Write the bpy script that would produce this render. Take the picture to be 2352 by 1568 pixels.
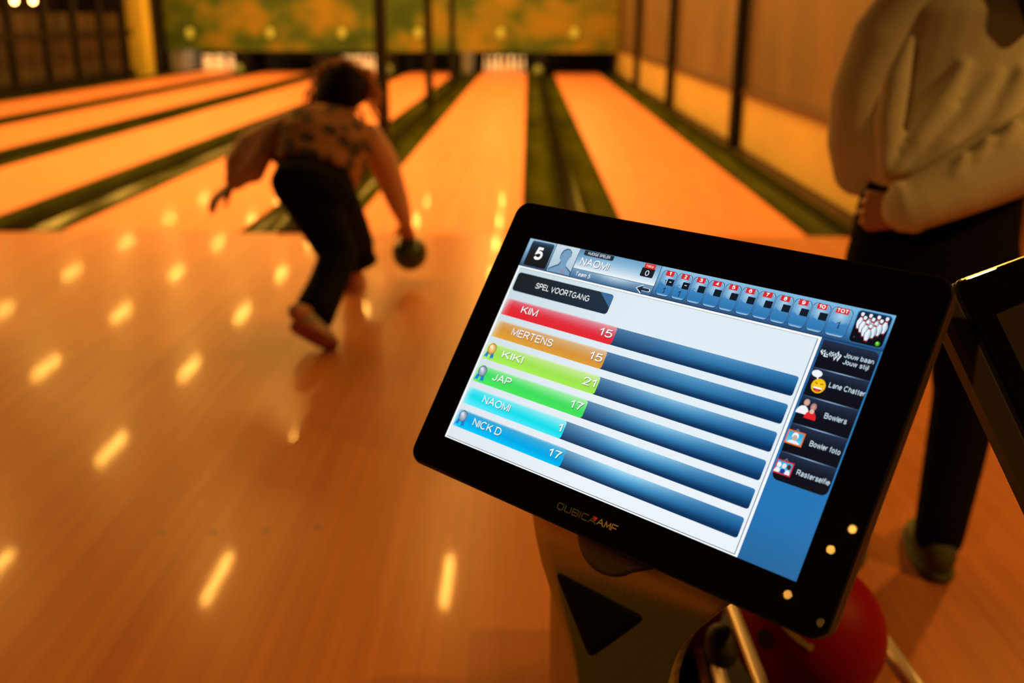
import bpy, bmesh, math, random
import numpy as np
from mathutils import Vector, Matrix
random.seed(7); rng = np.random.RandomState(7)
for o in list(bpy.data.objects): bpy.data.objects.remove(o)
scn = bpy.context.scene
COL = scn.collection

# ------------------------------------------------------------------ camera, world, exposure
FPX = 2287.0; W_, H_ = 2352, 1568
PITCH, YAW, ROLL, HC = math.radians(17.95), math.radians(-0.83), math.radians(-0.22), 1.23
def _axes(p, y, r):
    F = np.array([math.sin(y)*math.cos(p), math.cos(y)*math.cos(p), -math.sin(p)])
    a = np.cross(F, [0, 0, 1]); a /= np.linalg.norm(a); b = np.cross(F, a)
    return F, math.cos(r)*a + math.sin(r)*b, -math.sin(r)*a + math.cos(r)*b
CF, CA, CB = _axes(PITCH, YAW, ROLL)
CP = np.array([0, 0, HC])
cam_d = bpy.data.cameras.new('camera'); cam = bpy.data.objects.new('camera', cam_d); COL.objects.link(cam)
m = Matrix.Identity(4)
for i in range(3):
    m[i][0] = CA[i]; m[i][1] = -CB[i]; m[i][2] = -CF[i]; m[i][3] = CP[i]
cam.matrix_world = m
cam_d.sensor_width = 36.0; cam_d.lens = FPX*36.0/W_
cam_d.clip_start = 0.02; cam_d.clip_end = 200
cam_d.dof.use_dof = True; cam_d.dof.focus_distance = 0.80; cam_d.dof.aperture_fstop = 4.0
scn.camera = cam
scn.view_settings.view_transform = 'Standard'; scn.view_settings.look = 'None'
scn.view_settings.gamma = 1.0; scn.view_settings.exposure = 0.0
scn.view_settings.use_curve_mapping = False
wd = bpy.data.worlds.new('world'); scn.world = wd; wd.use_nodes = True
wd.node_tree.nodes['Background'].inputs[0].default_value = (1.0, 0.5, 0.12, 1)
wd.node_tree.nodes['Background'].inputs[1].default_value = 0.02

# ------------------------------------------------------------------ lane layout and ceiling lamps
LW = 1.0668; PIT = 1.706; XR = 1.142
XC = [XR - i*PIT for i in range(6)]          # R, M, L1, L2, L3, L4
YF, YP = 5.87, 25.3
CEIL = 2.82
LCOL = (1.0, 0.46, 0.075)
def area(name, loc, sx, sy, power, color=LCOL, rot=(0, 0, 0), spread=180):
    l = bpy.data.lights.new(name, 'AREA'); l.shape = 'RECTANGLE'; l.size = sx; l.size_y = sy
    l.energy = power; l.color = color; l.spread = math.radians(spread)
    o = bpy.data.objects.new(name, l); COL.objects.link(o); o.location = loc; o.rotation_euler = rot
    return o
TUBE_W = 39.0
for ci in range(6):
    for r in range(8):
        y = 6.45 + r*2.3
        area('ceiling_tube', (XC[ci], y, 2.72), 0.06, 0.7, TUBE_W)
# spots over the approach and seating, small round lamps in the ceiling
def spot(name, loc, power, rad=0.035, color=LCOL, aim=None, cone=120, blend=0.6):
    l = bpy.data.lights.new(name, 'SPOT'); l.energy = power; l.color = color; l.shadow_soft_size = rad
    l.spot_size = math.radians(cone); l.spot_blend = blend
    o = bpy.data.objects.new(name, l); COL.objects.link(o); o.location = loc
    if aim is not None:
        d = Vector(aim) - Vector(loc); o.rotation_euler = d.to_track_quat('-Z', 'Y').to_euler()
    return o
def ray(u, v): return CF + CA*(u-1176)/FPX + CB*(v-784)/FPX
def dep(u, v, t): return CP + ray(u, v)*t
def onz(u, v, z): d = ray(u, v); return CP + d*(z-CP[2])/d[2]
def ony(u, v, y): d = ray(u, v); return CP + d*(y-CP[1])/d[1]
# monitor plane (world corners of the lit picture: top left, right axis, down axis)
MO = np.array([0.0038, 0.9060, 1.0370])
MX = np.array([0.2565, -0.2308, -0.0044]); MX /= np.linalg.norm(MX)
MY = np.array([-0.0736, -0.0832, -0.1644]); MY -= MX*MX.dot(MY); MY /= np.linalg.norm(MY)
MN = np.cross(MX, -MY)
def reflect_to(u, v, z):
    d = ray(u, v); t = MN.dot(MO-CP)/MN.dot(d); P = CP + d*t
    r = d - 2*d.dot(MN)*MN
    return P + r*(z-P[2])/r[2]
for (u, v), w in (((1958, 1215), .34), ((1908, 1262), .34), ((1809, 1365), .34), ((1885, 1430), .03)):
    p = reflect_to(u, v, 2.70); spot('ceiling_spot', tuple(p), w, 0.004, cone=150)
for x, y, w in ((2.5, 3.9, 190), (2.7, 0.6, 165), (-1.37, -1.27, 190)):
    spot('ceiling_spot', (x, y, 2.70), w, 0.05, cone=150)
for i in (1, 3, 5):                                            # lamps over the pin decks, behind the mural
    area('pin_deck_lamp', (XC[i], 24.25, 0.75), 0.9, 0.12, 17, color=(1, .60, .20), rot=(math.radians(35), 0, 0))

# ------------------------------------------------------------------ helpers
def srgb(r, g, b):
    f = lambda c: (c/255/12.92) if c/255 <= 0.04045 else ((c/255+0.055)/1.055)**2.4
    return (f(r), f(g), f(b))
def mat(name, col, rough=0.5, metal=0.0, spec=0.5, emit=None, estr=0.0, coat=0.0):
    m_ = bpy.data.materials.new(name); m_.use_nodes = True
    b = m_.node_tree.nodes['Principled BSDF']
    b.inputs['Base Color'].default_value = (*col, 1); b.inputs['Roughness'].default_value = rough
    b.inputs['Metallic'].default_value = metal; b.inputs['Specular IOR Level'].default_value = spec
    b.inputs['Coat Weight'].default_value = coat
    if emit:
        b.inputs['Emission Color'].default_value = (*emit, 1); b.inputs['Emission Strength'].default_value = estr
    return m_
def nodes_of(m_):
    nt = m_.node_tree; return nt, nt.nodes['Principled BSDF']
def noise_color(m_, c1, c2, scale=(1, 1, 1), nscale=5.0, detail=3.0, lo=0.35, hi=0.65, extra=None):
    nt, b = nodes_of(m_)
    tc = nt.nodes.new('ShaderNodeTexCoord'); mp = nt.nodes.new('ShaderNodeMapping')
    mp.inputs['Scale'].default_value = scale
    nz = nt.nodes.new('ShaderNodeTexNoise'); nz.inputs['Scale'].default_value = nscale; nz.inputs['Detail'].default_value = detail
    cr = nt.nodes.new('ShaderNodeValToRGB')
    cr.color_ramp.elements[0].position = lo; cr.color_ramp.elements[0].color = (*c1, 1)
    cr.color_ramp.elements[1].position = hi; cr.color_ramp.elements[1].color = (*c2, 1)
    if extra:
        for pos, c in extra:
            e = cr.color_ramp.elements.new(pos); e.color = (*c, 1)
    nt.links.new(tc.outputs['Object'], mp.inputs['Vector']); nt.links.new(mp.outputs['Vector'], nz.inputs['Vector'])
    nt.links.new(nz.outputs['Fac'], cr.inputs['Fac']); nt.links.new(cr.outputs['Color'], b.inputs['Base Color'])
    return nz
def bump(m_, nscale, strength, dist=0.01, scale=(1, 1, 1), tex='ShaderNodeTexNoise'):
    nt, b = nodes_of(m_)
    tc = nt.nodes.new('ShaderNodeTexCoord'); mp = nt.nodes.new('ShaderNodeMapping'); mp.inputs['Scale'].default_value = scale
    nz = nt.nodes.new(tex); nz.inputs['Scale'].default_value = nscale
    bp = nt.nodes.new('ShaderNodeBump'); bp.inputs['Strength'].default_value = strength; bp.inputs['Distance'].default_value = dist
    nt.links.new(tc.outputs['Object'], mp.inputs['Vector']); nt.links.new(mp.outputs['Vector'], nz.inputs['Vector'])
    nt.links.new(nz.outputs[0], bp.inputs['Height']); nt.links.new(bp.outputs['Normal'], b.inputs['Normal'])

def tag(o, label=None, cat=None, group=None, kind=None):
    if label: o['label'] = label
    if cat: o['category'] = cat
    if group: o['group'] = group
    if kind: o['kind'] = kind
    return o
def link(name, me, parent=None):
    o = bpy.data.objects.new(name, me); COL.objects.link(o)
    if parent is not None:
        o.parent = parent
    return o
def empty(name, loc=(0, 0, 0), label=None, cat=None, group=None):
    o = bpy.data.objects.new(name, None); COL.objects.link(o); o.location = loc; o.empty_display_size = 0.05
    return tag(o, label, cat, group)
def mesh_obj(name, verts, faces, mats, parent=None, smooth=False, mi=None):
    me = bpy.data.meshes.new(name); me.from_pydata([tuple(map(float, v)) for v in verts], [], faces)
    for x in (mats if isinstance(mats, (list, tuple)) else [mats]): me.materials.append(x)
    if mi is not None: me.polygons.foreach_set('material_index', mi)
    bm = bmesh.new(); bm.from_mesh(me); bmesh.ops.recalc_face_normals(bm, faces=bm.faces); bm.to_mesh(me); bm.free()
    if smooth: me.polygons.foreach_set('use_smooth', [True]*len(me.polygons))
    me.update()
    return link(name, me, parent)
class MB:
    """collects boxes, lofts and lathes into one mesh"""
    def __init__(s): s.v = []; s.f = []; s.mi = []
    def add(s, v, f, mi=0):
        k = len(s.v); s.v += [tuple(map(float, p)) for p in v]; s.f += [tuple(i+k for i in q) for q in f]; s.mi += [mi]*len(f); return s
    def box(s, x0, x1, y0, y1, z0, z1, mi=0):
        v = [(x, y, z) for x in (x0, x1) for y in (y0, y1) for z in (z0, z1)]
        return s.add(v, [(0, 1, 3, 2), (4, 6, 7, 5), (0, 4, 5, 1), (2, 3, 7, 6), (0, 2, 6, 4), (1, 5, 7, 3)], mi)
    def loft(s, rings, n=20, mi=0, power=2.0):
        """rings: (centre, a-vector, b-vector) half-axis vectors; closed ends"""
        v = []
        for c, a, b in rings:
            c, a, b = map(np.asarray, (c, a, b))
            for k in range(n):
                t = 2*math.pi*k/n; ct, st = math.cos(t), math.sin(t)
                ct = math.copysign(abs(ct)**(2/power), ct); st = math.copysign(abs(st)**(2/power), st)
                v.append(c + a*ct + b*st)
        f = []
        for i in range(len(rings)-1):
            for k in range(n):
                k2 = (k+1) % n; f.append((i*n+k, i*n+k2, (i+1)*n+k2, (i+1)*n+k))
        f.append(tuple(range(n))[::-1]); f.append(tuple((len(rings)-1)*n+k for k in range(n)))
        return s.add(v, f, mi)
    def tube(s, pts, rad, n=14, caps=True, mi=0, flat=None):
        """round tapered tube through points with hemispherical ends"""
        pts = [np.asarray(p, float) for p in pts]
        if not hasattr(rad, '__len__'): rad = [rad]*len(pts)
        P, Rr = [], []
        def T(i):
            a = pts[max(i-1, 0)]; b = pts[min(i+1, len(pts)-1)]; d = b-a; return d/np.linalg.norm(d)
        seq = []
        if caps:
            for q in (0.15, 0.5, 0.85): seq.append((pts[0]-T(0)*rad[0]*math.cos(q*math.pi/2), rad[0]*math.sin(q*math.pi/2), T(0)))
        for i, p in enumerate(pts): seq.append((p, rad[i], T(i)))
        if caps:
            e = len(pts)-1
            for q in (0.85, 0.5, 0.15): seq.append((pts[e]+T(e)*rad[e]*math.cos(q*math.pi/2), rad[e]*math.sin(q*math.pi/2), T(e)))
        ref = np.array([0, 0, 1.0]) if abs(seq[0][2][2]) < 0.9 else np.array([1.0, 0, 0])
        a = np.cross(seq[0][2], ref); a /= np.linalg.norm(a)
        rings = []
        for c, r, t in seq:
            a = a - t*a.dot(t); a /= np.linalg.norm(a); b = np.cross(t, a)
            rings.append((c, a*r, b*r*(flat or 1)))
        return s.loft(rings, n, mi)
    def lathe(s, prof, n=24, c=(0, 0, 0), mi=0, mif=None):
        c = np.asarray(c, float)
        rings = [(c+np.array([0, 0, z]), np.array([r, 0, 0]), np.array([0, r, 0])) for r, z in prof]
        k0 = len(s.f); s.loft(rings, n, mi)
        if mif:
            for i in range(len(prof)-1):
                for k in range(n): s.mi[k0+i*n+k] = mif(i)
        return s
    def sphere(s, c, r, n=24, mi=0):
        return s.lathe([(max(1e-4, r*math.sin(math.pi*i/(n//2))), -r*math.cos(math.pi*i/(n//2))) for i in range(n//2+1)], n, c, mi)
    def build(s, name, mats, parent=None, smooth=False): return mesh_obj(name, s.v, s.f, mats, parent, smooth, s.mi)
    def fused(s, name, mats, parent=None, voxel=0.008, smooth=6):
        """union of overlapping closed shells into one continuous skin"""
        o = mesh_obj('tmp', s.v, s.f, mats)
        r = o.modifiers.new('r', 'REMESH'); r.mode = 'VOXEL'; r.voxel_size = voxel; r.use_smooth_shade = True
        if smooth:
            q = o.modifiers.new('s', 'SMOOTH'); q.factor = 0.5; q.iterations = smooth
        dg = bpy.context.evaluated_depsgraph_get(); dg.update()
        me = bpy.data.meshes.new_from_object(o.evaluated_get(dg)); me.name = name
        bpy.data.objects.remove(o)
        me.materials.clear()
        for x in (mats if isinstance(mats, (list, tuple)) else [mats]): me.materials.append(x)
        me.polygons.foreach_set('use_smooth', [True]*len(me.polygons)); me.polygons.foreach_set('material_index', [0]*len(me.polygons))
        return link(name, me, parent)
def bevel(o, w, seg=3):
    b = o.modifiers.new('bevel', 'BEVEL'); b.width = w; b.segments = seg; b.limit_method = 'ANGLE'; b.angle_limit = math.radians(35)
    o.data.polygons.foreach_set('use_smooth', [True]*len(o.data.polygons)); return o
def dup(o, parent=None):
    c = o.copy(); COL.objects.link(c)
    if parent is not None: c.parent = parent
    for ch in list(o.children): dup(ch, c)
    return c

# ------------------------------------------------------------------ materials
def wood(name, c1, c2, rough, spec):
    m_ = mat(name, c1, rough, spec=spec)
    nt, b = nodes_of(m_)
    tc = nt.nodes.new('ShaderNodeTexCoord')
    mp = nt.nodes.new('ShaderNodeMapping'); mp.inputs['Rotation'].default_value = (0, 0, math.pi/2)
    br = nt.nodes.new('ShaderNodeTexBrick'); br.inputs['Scale'].default_value = 1.0
    br.inputs['Brick Width'].default_value = 2.4; br.inputs['Row Height'].default_value = 0.042
    br.inputs['Mortar Size'].default_value = 0.0006; br.inputs['Color1'].default_value = (*c1, 1); br.inputs['Color2'].default_value = (*c2, 1)
    br.inputs['Mortar'].default_value = (c1[0]*.6, c1[1]*.5, c1[2]*.4, 1); br.inputs['Bias'].default_value = 0.0
    nz = nt.nodes.new('ShaderNodeTexNoise'); nz.inputs['Scale'].default_value = 2.0; nz.inputs['Detail'].default_value = 5
    mp2 = nt.nodes.new('ShaderNodeMapping'); mp2.inputs['Scale'].default_value = (14, 0.5, 1)
    mx = nt.nodes.new('ShaderNodeMixRGB'); mx.blend_type = 'MULTIPLY'; mx.inputs[0].default_value = 0.35
    cr = nt.nodes.new('ShaderNodeValToRGB'); cr.color_ramp.elements[0].position = 0.3; cr.color_ramp.elements[0].color = (.62, .55, .45, 1)
    cr.color_ramp.elements[1].position = 0.65; cr.color_ramp.elements[1].color = (1, 1, 1, 1)
    L = nt.links.new
    L(tc.outputs['Object'], mp.inputs['Vector']); L(mp.outputs['Vector'], br.inputs['Vector'])
    L(tc.outputs['Object'], mp2.inputs['Vector']); L(mp2.outputs['Vector'], nz.inputs['Vector'])
    L(nz.outputs['Fac'], cr.inputs['Fac']); L(br.outputs['Color'], mx.inputs[1]); L(cr.outputs['Color'], mx.inputs[2])
    L(mx.outputs['Color'], b.inputs['Base Color'])
    b.inputs['Coat Weight'].default_value = 0.08; b.inputs['Coat Roughness'].default_value = 0.06
    return m_
M = {}
M['approach'] = wood('approach_wood', (.55, .205, .078), (.49, .178, .066), 0.30, 0.10)
M['lane'] = wood('lane_wood', (.92, .33, .17), (.86, .30, .145), 0.45, 0.10)
M['mark'] = mat('approach_mark', (.12, .05, .02), .4)
M['gutter'] = mat('gutter', (.10, .13, .035), .4, spec=.06, coat=.04); noise_color(M['gutter'], (.026, .032, .001), (.065, .074, .004), (1, .25, 1), 3.0)
def matte(m_, gl=.03, rough=.12):
    nt, b = nodes_of(m_); out = nt.nodes['Material Output']
    df = nt.nodes.new('ShaderNodeBsdfDiffuse'); gs = nt.nodes.new('ShaderNodeBsdfGlossy'); gs.inputs['Roughness'].default_value = rough
    gs.inputs['Color'].default_value = (1, 1, .75, 1)
    mx = nt.nodes.new('ShaderNodeMixShader'); mx.inputs[0].default_value = gl
    src = b.inputs['Base Color']
    if src.is_linked: nt.links.new(src.links[0].from_socket, df.inputs['Color'])
    else: df.inputs['Color'].default_value = src.default_value
    nt.links.new(df.outputs[0], mx.inputs[1]); nt.links.new(gs.outputs[0], mx.inputs[2]); nt.links.new(mx.outputs[0], out.inputs['Surface'])
matte(M['gutter'], .035, .14)
M['cap'] = mat('divider_cap', (.010, .009, .003), .4, spec=.15); matte(M['cap'], .015, .2)
M['black'] = mat('black_paint', (.006, .005, .004), .5, spec=.2)
M['ceiling'] = mat('ceiling_dark', (.03, .022, .018), .9)
M['walldark'] = mat('wall_dark', (.03, .022, .016), .8)
M['brownwall'] = mat('wall_brown', (.22, .12, .05), .6)
noise_color(M['brownwall'], (.11, .07, .03), (.20, .12, .05), (.6, .6, .25), 3.0, 4, .3, .7)
M['panel'] = mat('yellow_panel', (.62, .46, .16), .5); noise_color(M['panel'], (.55, .42, .15), (.68, .50, .17), (1, .4, 1), 1.5)
M['rail'] = mat('rail_brown', (.10, .05, .02), .5)
M['column'] = mat('column_yellow', (.75, .62, .10), .6); noise_color(M['column'], (.68, .55, .08), (.8, .68, .12), (1, 1, .3), 4)
M['cage'] = mat('cage_panel', (.16, .09, .045), .7); noise_color(M['cage'], (.05, .033, .015), (.09, .05, .022), (1, .5, .3), 2.5)
M['mural'] = mat('forest_mural', (.3, .3, .08), .7)
noise_color(M['mural'], (.03, .075, .004), (.34, .24, .02), (1, 1, 1.5), 1.1, 4, .30, .72, [(.43, (.06, .12, .008)), (.52, (.17, .18, .015)), (.6, (.27, .21, .018))])
M['lamp'] = mat('lamp_glow', (.30, .26, .05), .5, emit=(.75, .50, .03), estr=.55)
M['globe'] = mat('globe_glow', (1, .9, .6), .5, emit=(1.0, .55, .16), estr=24)
M['pin'] = mat('pin_white', (.82, .78, .70), .25); M['pinred'] = mat('pin_red', (.6, .03, .02), .3)
M['grey'] = mat('kickback_grey', (.16, .17, .19), .5)
M['palegreen'] = mat('pale_green', (.22, .30, .16), .35)
M['blackglass'] = mat('black_glass', (.003, .003, .003), .012, spec=.45)
M['housing'] = mat('housing_plastic', (.045, .038, .033), .45)
M['rim'] = mat('rim_plastic', (.012, .011, .010), .25)
M['stand'] = mat('stand_metal', (.46, .46, .18), .24, metal=.9); bump(M['stand'], 260, .06, .002)
M['standdark'] = mat('stand_dark', (.05, .045, .042), .5)
M['inset'] = mat('inset_black', (.002, .002, .002), .7, spec=.1); bump(M['inset'], 420, .5, .002)
M['edge'] = mat('edge_metal', (.45, .38, .28), .3, metal=.9)
M['post'] = mat('post_brown', (.42, .17, .05), .5)
M['chrome'] = mat('chrome', (.85, .76, .62), .32, metal=.65)
M['tray'] = mat('tray_rubber', (.02, .018, .016), .6)
M['ballred'] = mat('ball_red', (.34, .003, .005), .5, spec=.15)
M['balldark'] = mat('ball_dark_green', (.035, .06, .012), .25); noise_color(M['balldark'], (.008, .013, .003), (.035, .06, .006), (1, 1, 1), 9)
M['hole'] = mat('hole', (.02, .012, .008), .6)
M['scuff'] = mat('scuff_yellow', (.65, .42, .08), .6)
M['skin'] = mat('skin', (.50, .23, .15), .5)
M['trousers'] = mat('black_trousers', (.005, .0045, .0045), .9, spec=.1)
M['sweater'] = mat('cream_knit', (.70, .66, .60), .95, spec=.1); bump(M['sweater'], 220, .35, .004)
M['shoe'] = mat('shoe_olive', (.10, .11, .05), .7, spec=.2)
M['sole'] = mat('shoe_sole', (.35, .10, .06), .5)
M['shoepale'] = mat('shoe_pale', (.35, .28, .24), .5)
M['hairdark'] = mat('hair_black', (.012, .008, .006), .6)
M['hair'] = mat('hair_brown', (.016, .007, .004), .7, spec=.1)
M['hairrim'] = mat('hair_rim_light', (.50, .17, .05), .5)  # light shining through the hair's edge, put into the strand colour
M['sleeve'] = mat('sleeve_pink', (.62, .36, .28), .8)
M['vest'] = mat('vest_pattern', (.2, .09, .04), .85)
nt, b = nodes_of(M['vest'])
tc = nt.nodes.new('ShaderNodeTexCoord'); vo = nt.nodes.new('ShaderNodeTexVoronoi'); vo.inputs['Scale'].default_value = 13
cr = nt.nodes.new('ShaderNodeValToRGB'); cr.color_ramp.elements[0].position = .34; cr.color_ramp.elements[0].color = (.035, .014, .008, 1)
cr.color_ramp.elements[1].position = .52; cr.color_ramp.elements[1].color = (.33, .13, .045, 1)
nt.links.new(tc.outputs['Object'], vo.inputs['Vector']); nt.links.new(vo.outputs['Distance'], cr.inputs['Fac']); nt.links.new(cr.outputs['Color'], b.inputs['Base Color'])
M['blackside'] = mat('side_piece_black', (.01, .009, .009), .9)
# screen picture: what the display shows, as light
ms = bpy.data.materials.new('screen_picture'); ms.use_nodes = True
nt = ms.node_tree; b = nt.nodes['Principled BSDF']
b.inputs['Base Color'].default_value = (.004, .004, .004, 1); b.inputs['Roughness'].default_value = .12; b.inputs['Specular IOR Level'].default_value = .25
at = nt.nodes.new('ShaderNodeAttribute'); at.attribute_name = 'Col'
nt.links.new(at.outputs['Color'], b.inputs['Emission Color']); b.inputs['Emission Strength'].default_value = 1.0
M['screen'] = ms

# ------------------------------------------------------------------ setting
def struct(o): o['kind'] = 'structure'; return o
WX = 2.115
fl = MB()
fl.box(-11, 7, .9, YF, -.14, 0, 0)
fl.box(-11, 7, -4.5, .9, -.14, 0, 3)                     # unseen dark stretch added behind the camera, so the stand reflects less light
fl.box(-11, WX+.12, YF, 27.5, -.24, -.14, 1)
fl.box(WX+.12, 7, YF, 9.5, -.14, 0, 0)
for u, v in ((370, 1222), (490, 1222), (610, 1218), (730, 1210)):
    p = onz(u, v, 0.0)
    fl.lathe([(.0105, .0002), (.0105, .0008)], 16, (p[0], p[1], 0), 2)
struct(fl.build('floor', [M['approach'], M['walldark'], M['mark'], mat('added_dark_floor', (.03, .022, .018), .95, spec=.05)]))
struct(MB().box(-11, 7, -4.5, 27.5, CEIL, CEIL+.1).build('ceiling', M['ceiling']))
struct(MB().box(-11, 7, 27.4, 27.5, -.14, CEIL).build('wall_back', M['walldark']))
struct(MB().box(-11, -10.9, -4.5, 27.4, 0, CEIL).build('wall_left', M['cage']))
struct(MB().box(-11, 7, -4.6, -4.5, 0, CEIL).build('wall_front', M['walldark']))
struct(MB().box(WX+.12, 6.9, 9.5, 9.6, -.14, CEIL).build('wall_end', M['brownwall']))
struct(MB().box(6.9, 7, -4.5, 27.4, 0, CEIL).build('wall_side', M['walldark']))
WX = 2.115
struct(MB().box(WX, WX+.12, 5.75, 27.4, -.14, CEIL).build('wall_right', M['brownwall']))
struct(MB().box(WX-.022, WX, 5.78, 24.6, .045, .535).build('baseboard_right', M['panel']))
struct(MB().box(WX-.05, WX, 5.78, 24.6, .535, .60).build('trim_1', M['rail']))
struct(MB().box(-10.9, -8.55, 24.1, 24.2, 0, CEIL).build('wall_corner', M['walldark']))
# posts of the cage at the left wall and its rails
cg = empty('cage_partition', (-8.55, 19, 0), 'dark slatted cage partition running along the far left wall', 'partition')
pst = None
for y in (15.9, 17.05, 18.3, 19.5, 20.7, 21.9):
    q = MB().box(-.05, .05, -.09, .09, 0, CEIL).build('post', M['black'], cg) if pst is None else dup(pst, cg)
    pst = pst or q; q.location = (0, y-19, 0)
MB().box(-.03, .03, -4.2, 3.3, .86, .98).build('rail', M['black'], cg)
MB().box(-.03, .03, -4.2, 3.3, .0, .16).build('rail', M['black'], cg)
MB().box(-.30, -.27, -4.2, 3.3, 0, 1.30).build('panel', M['cage'], cg)
c = MB().box(-8.86, -8.42, 22.8, 23.2, -.14, CEIL).build('yellow_column', M['column']); bevel(c, .03)
tag(c, 'square yellow column standing at the far end of the leftmost lane', 'column')
for (u, lab) in ((33, 'round glowing wall lamp, left one of the pair above the cage'), (76, 'round glowing wall lamp, right one of the pair above the cage')):
    p = ony(u, 2, 21.0)
    g = empty('globe_lamp', tuple(p), lab, 'lamp', 'pair of globe lamps above the cage')
    MB().sphere((0, 0, 0), .045, 20).build('globe', M['globe'], g, True)
    MB().tube([(0, 0, .04), (0, 0, CEIL-p[2]-.002)], .012, 8, caps=False).build('stem', M['black'], g)

# lanes
lane_names = ['far right lane along the brown wall', 'bowled middle lane ending at a full rack of pins', 'lane left of the bowled one, behind the bending bowler',
              'second lane left of the bowled one, pins behind the bowler', 'second lane from the left wall, with no pins showing', 'leftmost lane along the dark cage, ending at white pins']
for i, x in enumerate(XC):
    ln = MB().box(x-LW/2, x+LW/2, YF+.003, YP, -.14, 0).build('bowling_lane', M['lane'])
    tag(ln, 'orange-lit maple '+lane_names[i], 'lane', 'bowling lanes')
def gutter_profile(w=.235, d=.075, n=10):
    return [(-w/2 + w*k/n, -d*math.sin(math.pi*k/n)**.7 - .004) for k in range(n+1)]
def strip(name, prof, y0, y1, m_, parent, base=-.138):
    v = []; n = len(prof)
    for y in (y0, y1):
        v += [(x, y, z) for x, z in prof] + [(prof[-1][0], y, base), (prof[0][0], y, base)]
    N = n+2; f = [(k, (k+1) % N, N+(k+1) % N, N+k) for k in range(N)]
    f += [tuple(range(N))[::-1], tuple(range(N, 2*N))]
    return mesh_obj(name, v, f, m_, parent, False)
GP = PIT - LW; CW = GP - 2*.235
div_names = ['between the far right lane and the middle lane', 'left of the middle lane, carrying black posts', 'left of the lane behind the bowler',
             'third to the left of the bowled lane', 'nearest the leftmost lane']
def divider(xc, label, sides=(-1, 1), capw=CW):
    d = empty('lane_divider', (xc, YF, -.0), label, 'gutter', 'gutters and dividers between the lanes')
    for s in sides:
        g = strip('gutter', [(x, z) for x, z in gutter_profile(.233)], .005, YP-YF, M['gutter'], d)
        g.location.x = s*(capw/2+.1175)
    cp = MB().box(-capw/2+.001, capw/2-.001, .005, YP-YF, -.138, .018).build('cap', M['cap'], d)
    for s in (-1, 1):
        MB().box(s*(capw/2-.014)-.008, s*(capw/2-.014)+.008, .005, YP-YF, .0185, .024).build('edge_strip', M['gutter'], d)
    return d
for i in range(5):
    divider((XC[i]+XC[i+1])/2, 'green-black gutters with dark divider '+div_names[i])
divider(XR+LW/2+.235+.04, 'single green-black gutter along the brown wall, right of the far right lane', (-1,), .08)
divider(XC[5]-LW/2-.235-.04, 'single green-black gutter along the dark cage, left of the leftmost lane', (1,), .08)
# black posts
ord_ = ['nearest', 'middle', 'farthest']
for j, y in enumerate((9.98, 14.75, 19.4)):
    p = MB().box(-.055, .055, -.055, .055, 0, CEIL-.018).build('black_post', M['black']); p.location = ((XC[1]+XC[2])/2, y, .018)
    tag(p, 'square black post on the divider left of the middle lane, %s of the three' % ord_[j], 'post', 'posts on the lane divider')
    q = p.copy(); COL.objects.link(q); q.location = (2.035, y, .018)
    tag(q, 'square black post against the right brown wall, %s of the three' % ord_[j], 'post', 'posts along the right wall')
# pit, mural, lamps
mu = MB().box(-8.40, 2.09, 24.0, 24.06, .50, CEIL-.002).build('mural_panel', M['mural'])
tag(mu, 'long blurry green and gold forest mural panel hanging above the pin decks', 'mural')
lampn = ['above the far right lane', 'above the middle lane with the pins', 'above the lane left of the middle lane', 'above the second lane left of the middle', 'above the second lane from the left', 'above the leftmost lane']
for i, x in enumerate(XC):
    p = ony((1320, 1150, 960, 785, 620, 435)[i], 76, 23.96)
    o = MB().loft([((0, -.03, 0), (.075, 0, 0), (0, 0, .11)), ((0, .034, 0), (.08, 0, 0), (0, 0, .115))], 24, power=2.4).build('lane_lamp', M['lamp'], None, True); o.location = (p[0], 23.965, p[2])
    tag(o, 'small oval glowing yellow lamp on the mural '+lampn[i], 'lamp', 'lane lamps on the mural')
pit = MB()
struct(MB().box(-8.9, WX, 26.2, 26.3, -.14, CEIL-.002).build('trim_2', M['black']))
kx = [(XC[i]+XC[i+1])/2 for i in range(5)]
for i, x in enumerate(kx + [XC[5]-LW/2-.22]):
    o = MB().box(-.10, .10, 23.7, 25.3, .026, .48).build('kickback_panel', M['grey'] if i in (1, 5) else M['black']); o.location.x = x
    tag(o, ('grey' if i in (1, 5) else 'black')+' upright kickback panel beside the pin deck, '+['right of the middle lane pins', 'left of the middle lane pins', 'right of the pins behind the bowler', 'left of the pins behind the bowler', 'right of the leftmost pins', 'left of the leftmost pins'][i], 'panel', 'kickback panels at the pin decks')
for i, (u, v, lab) in enumerate(((1238, 170, 'right of the middle lane pins'), (886, 160, 'right of the pins behind the bowler'), (558, 148, 'right of the leftmost pins'))):
    x = (kx[0], kx[2], kx[4])[i]
    o = MB().lathe([(.11, 0), (.12, .05), (.11, .12), (.08, .18), (.03, .205), (.001, .21)], 20).build('divider_hood', M['palegreen'], None, True); o.location = (x-.06, 23.4, .026)
    tag(o, 'round pale green hood on the lane divider '+lab, 'hood', 'round hoods by the pin decks')
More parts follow.
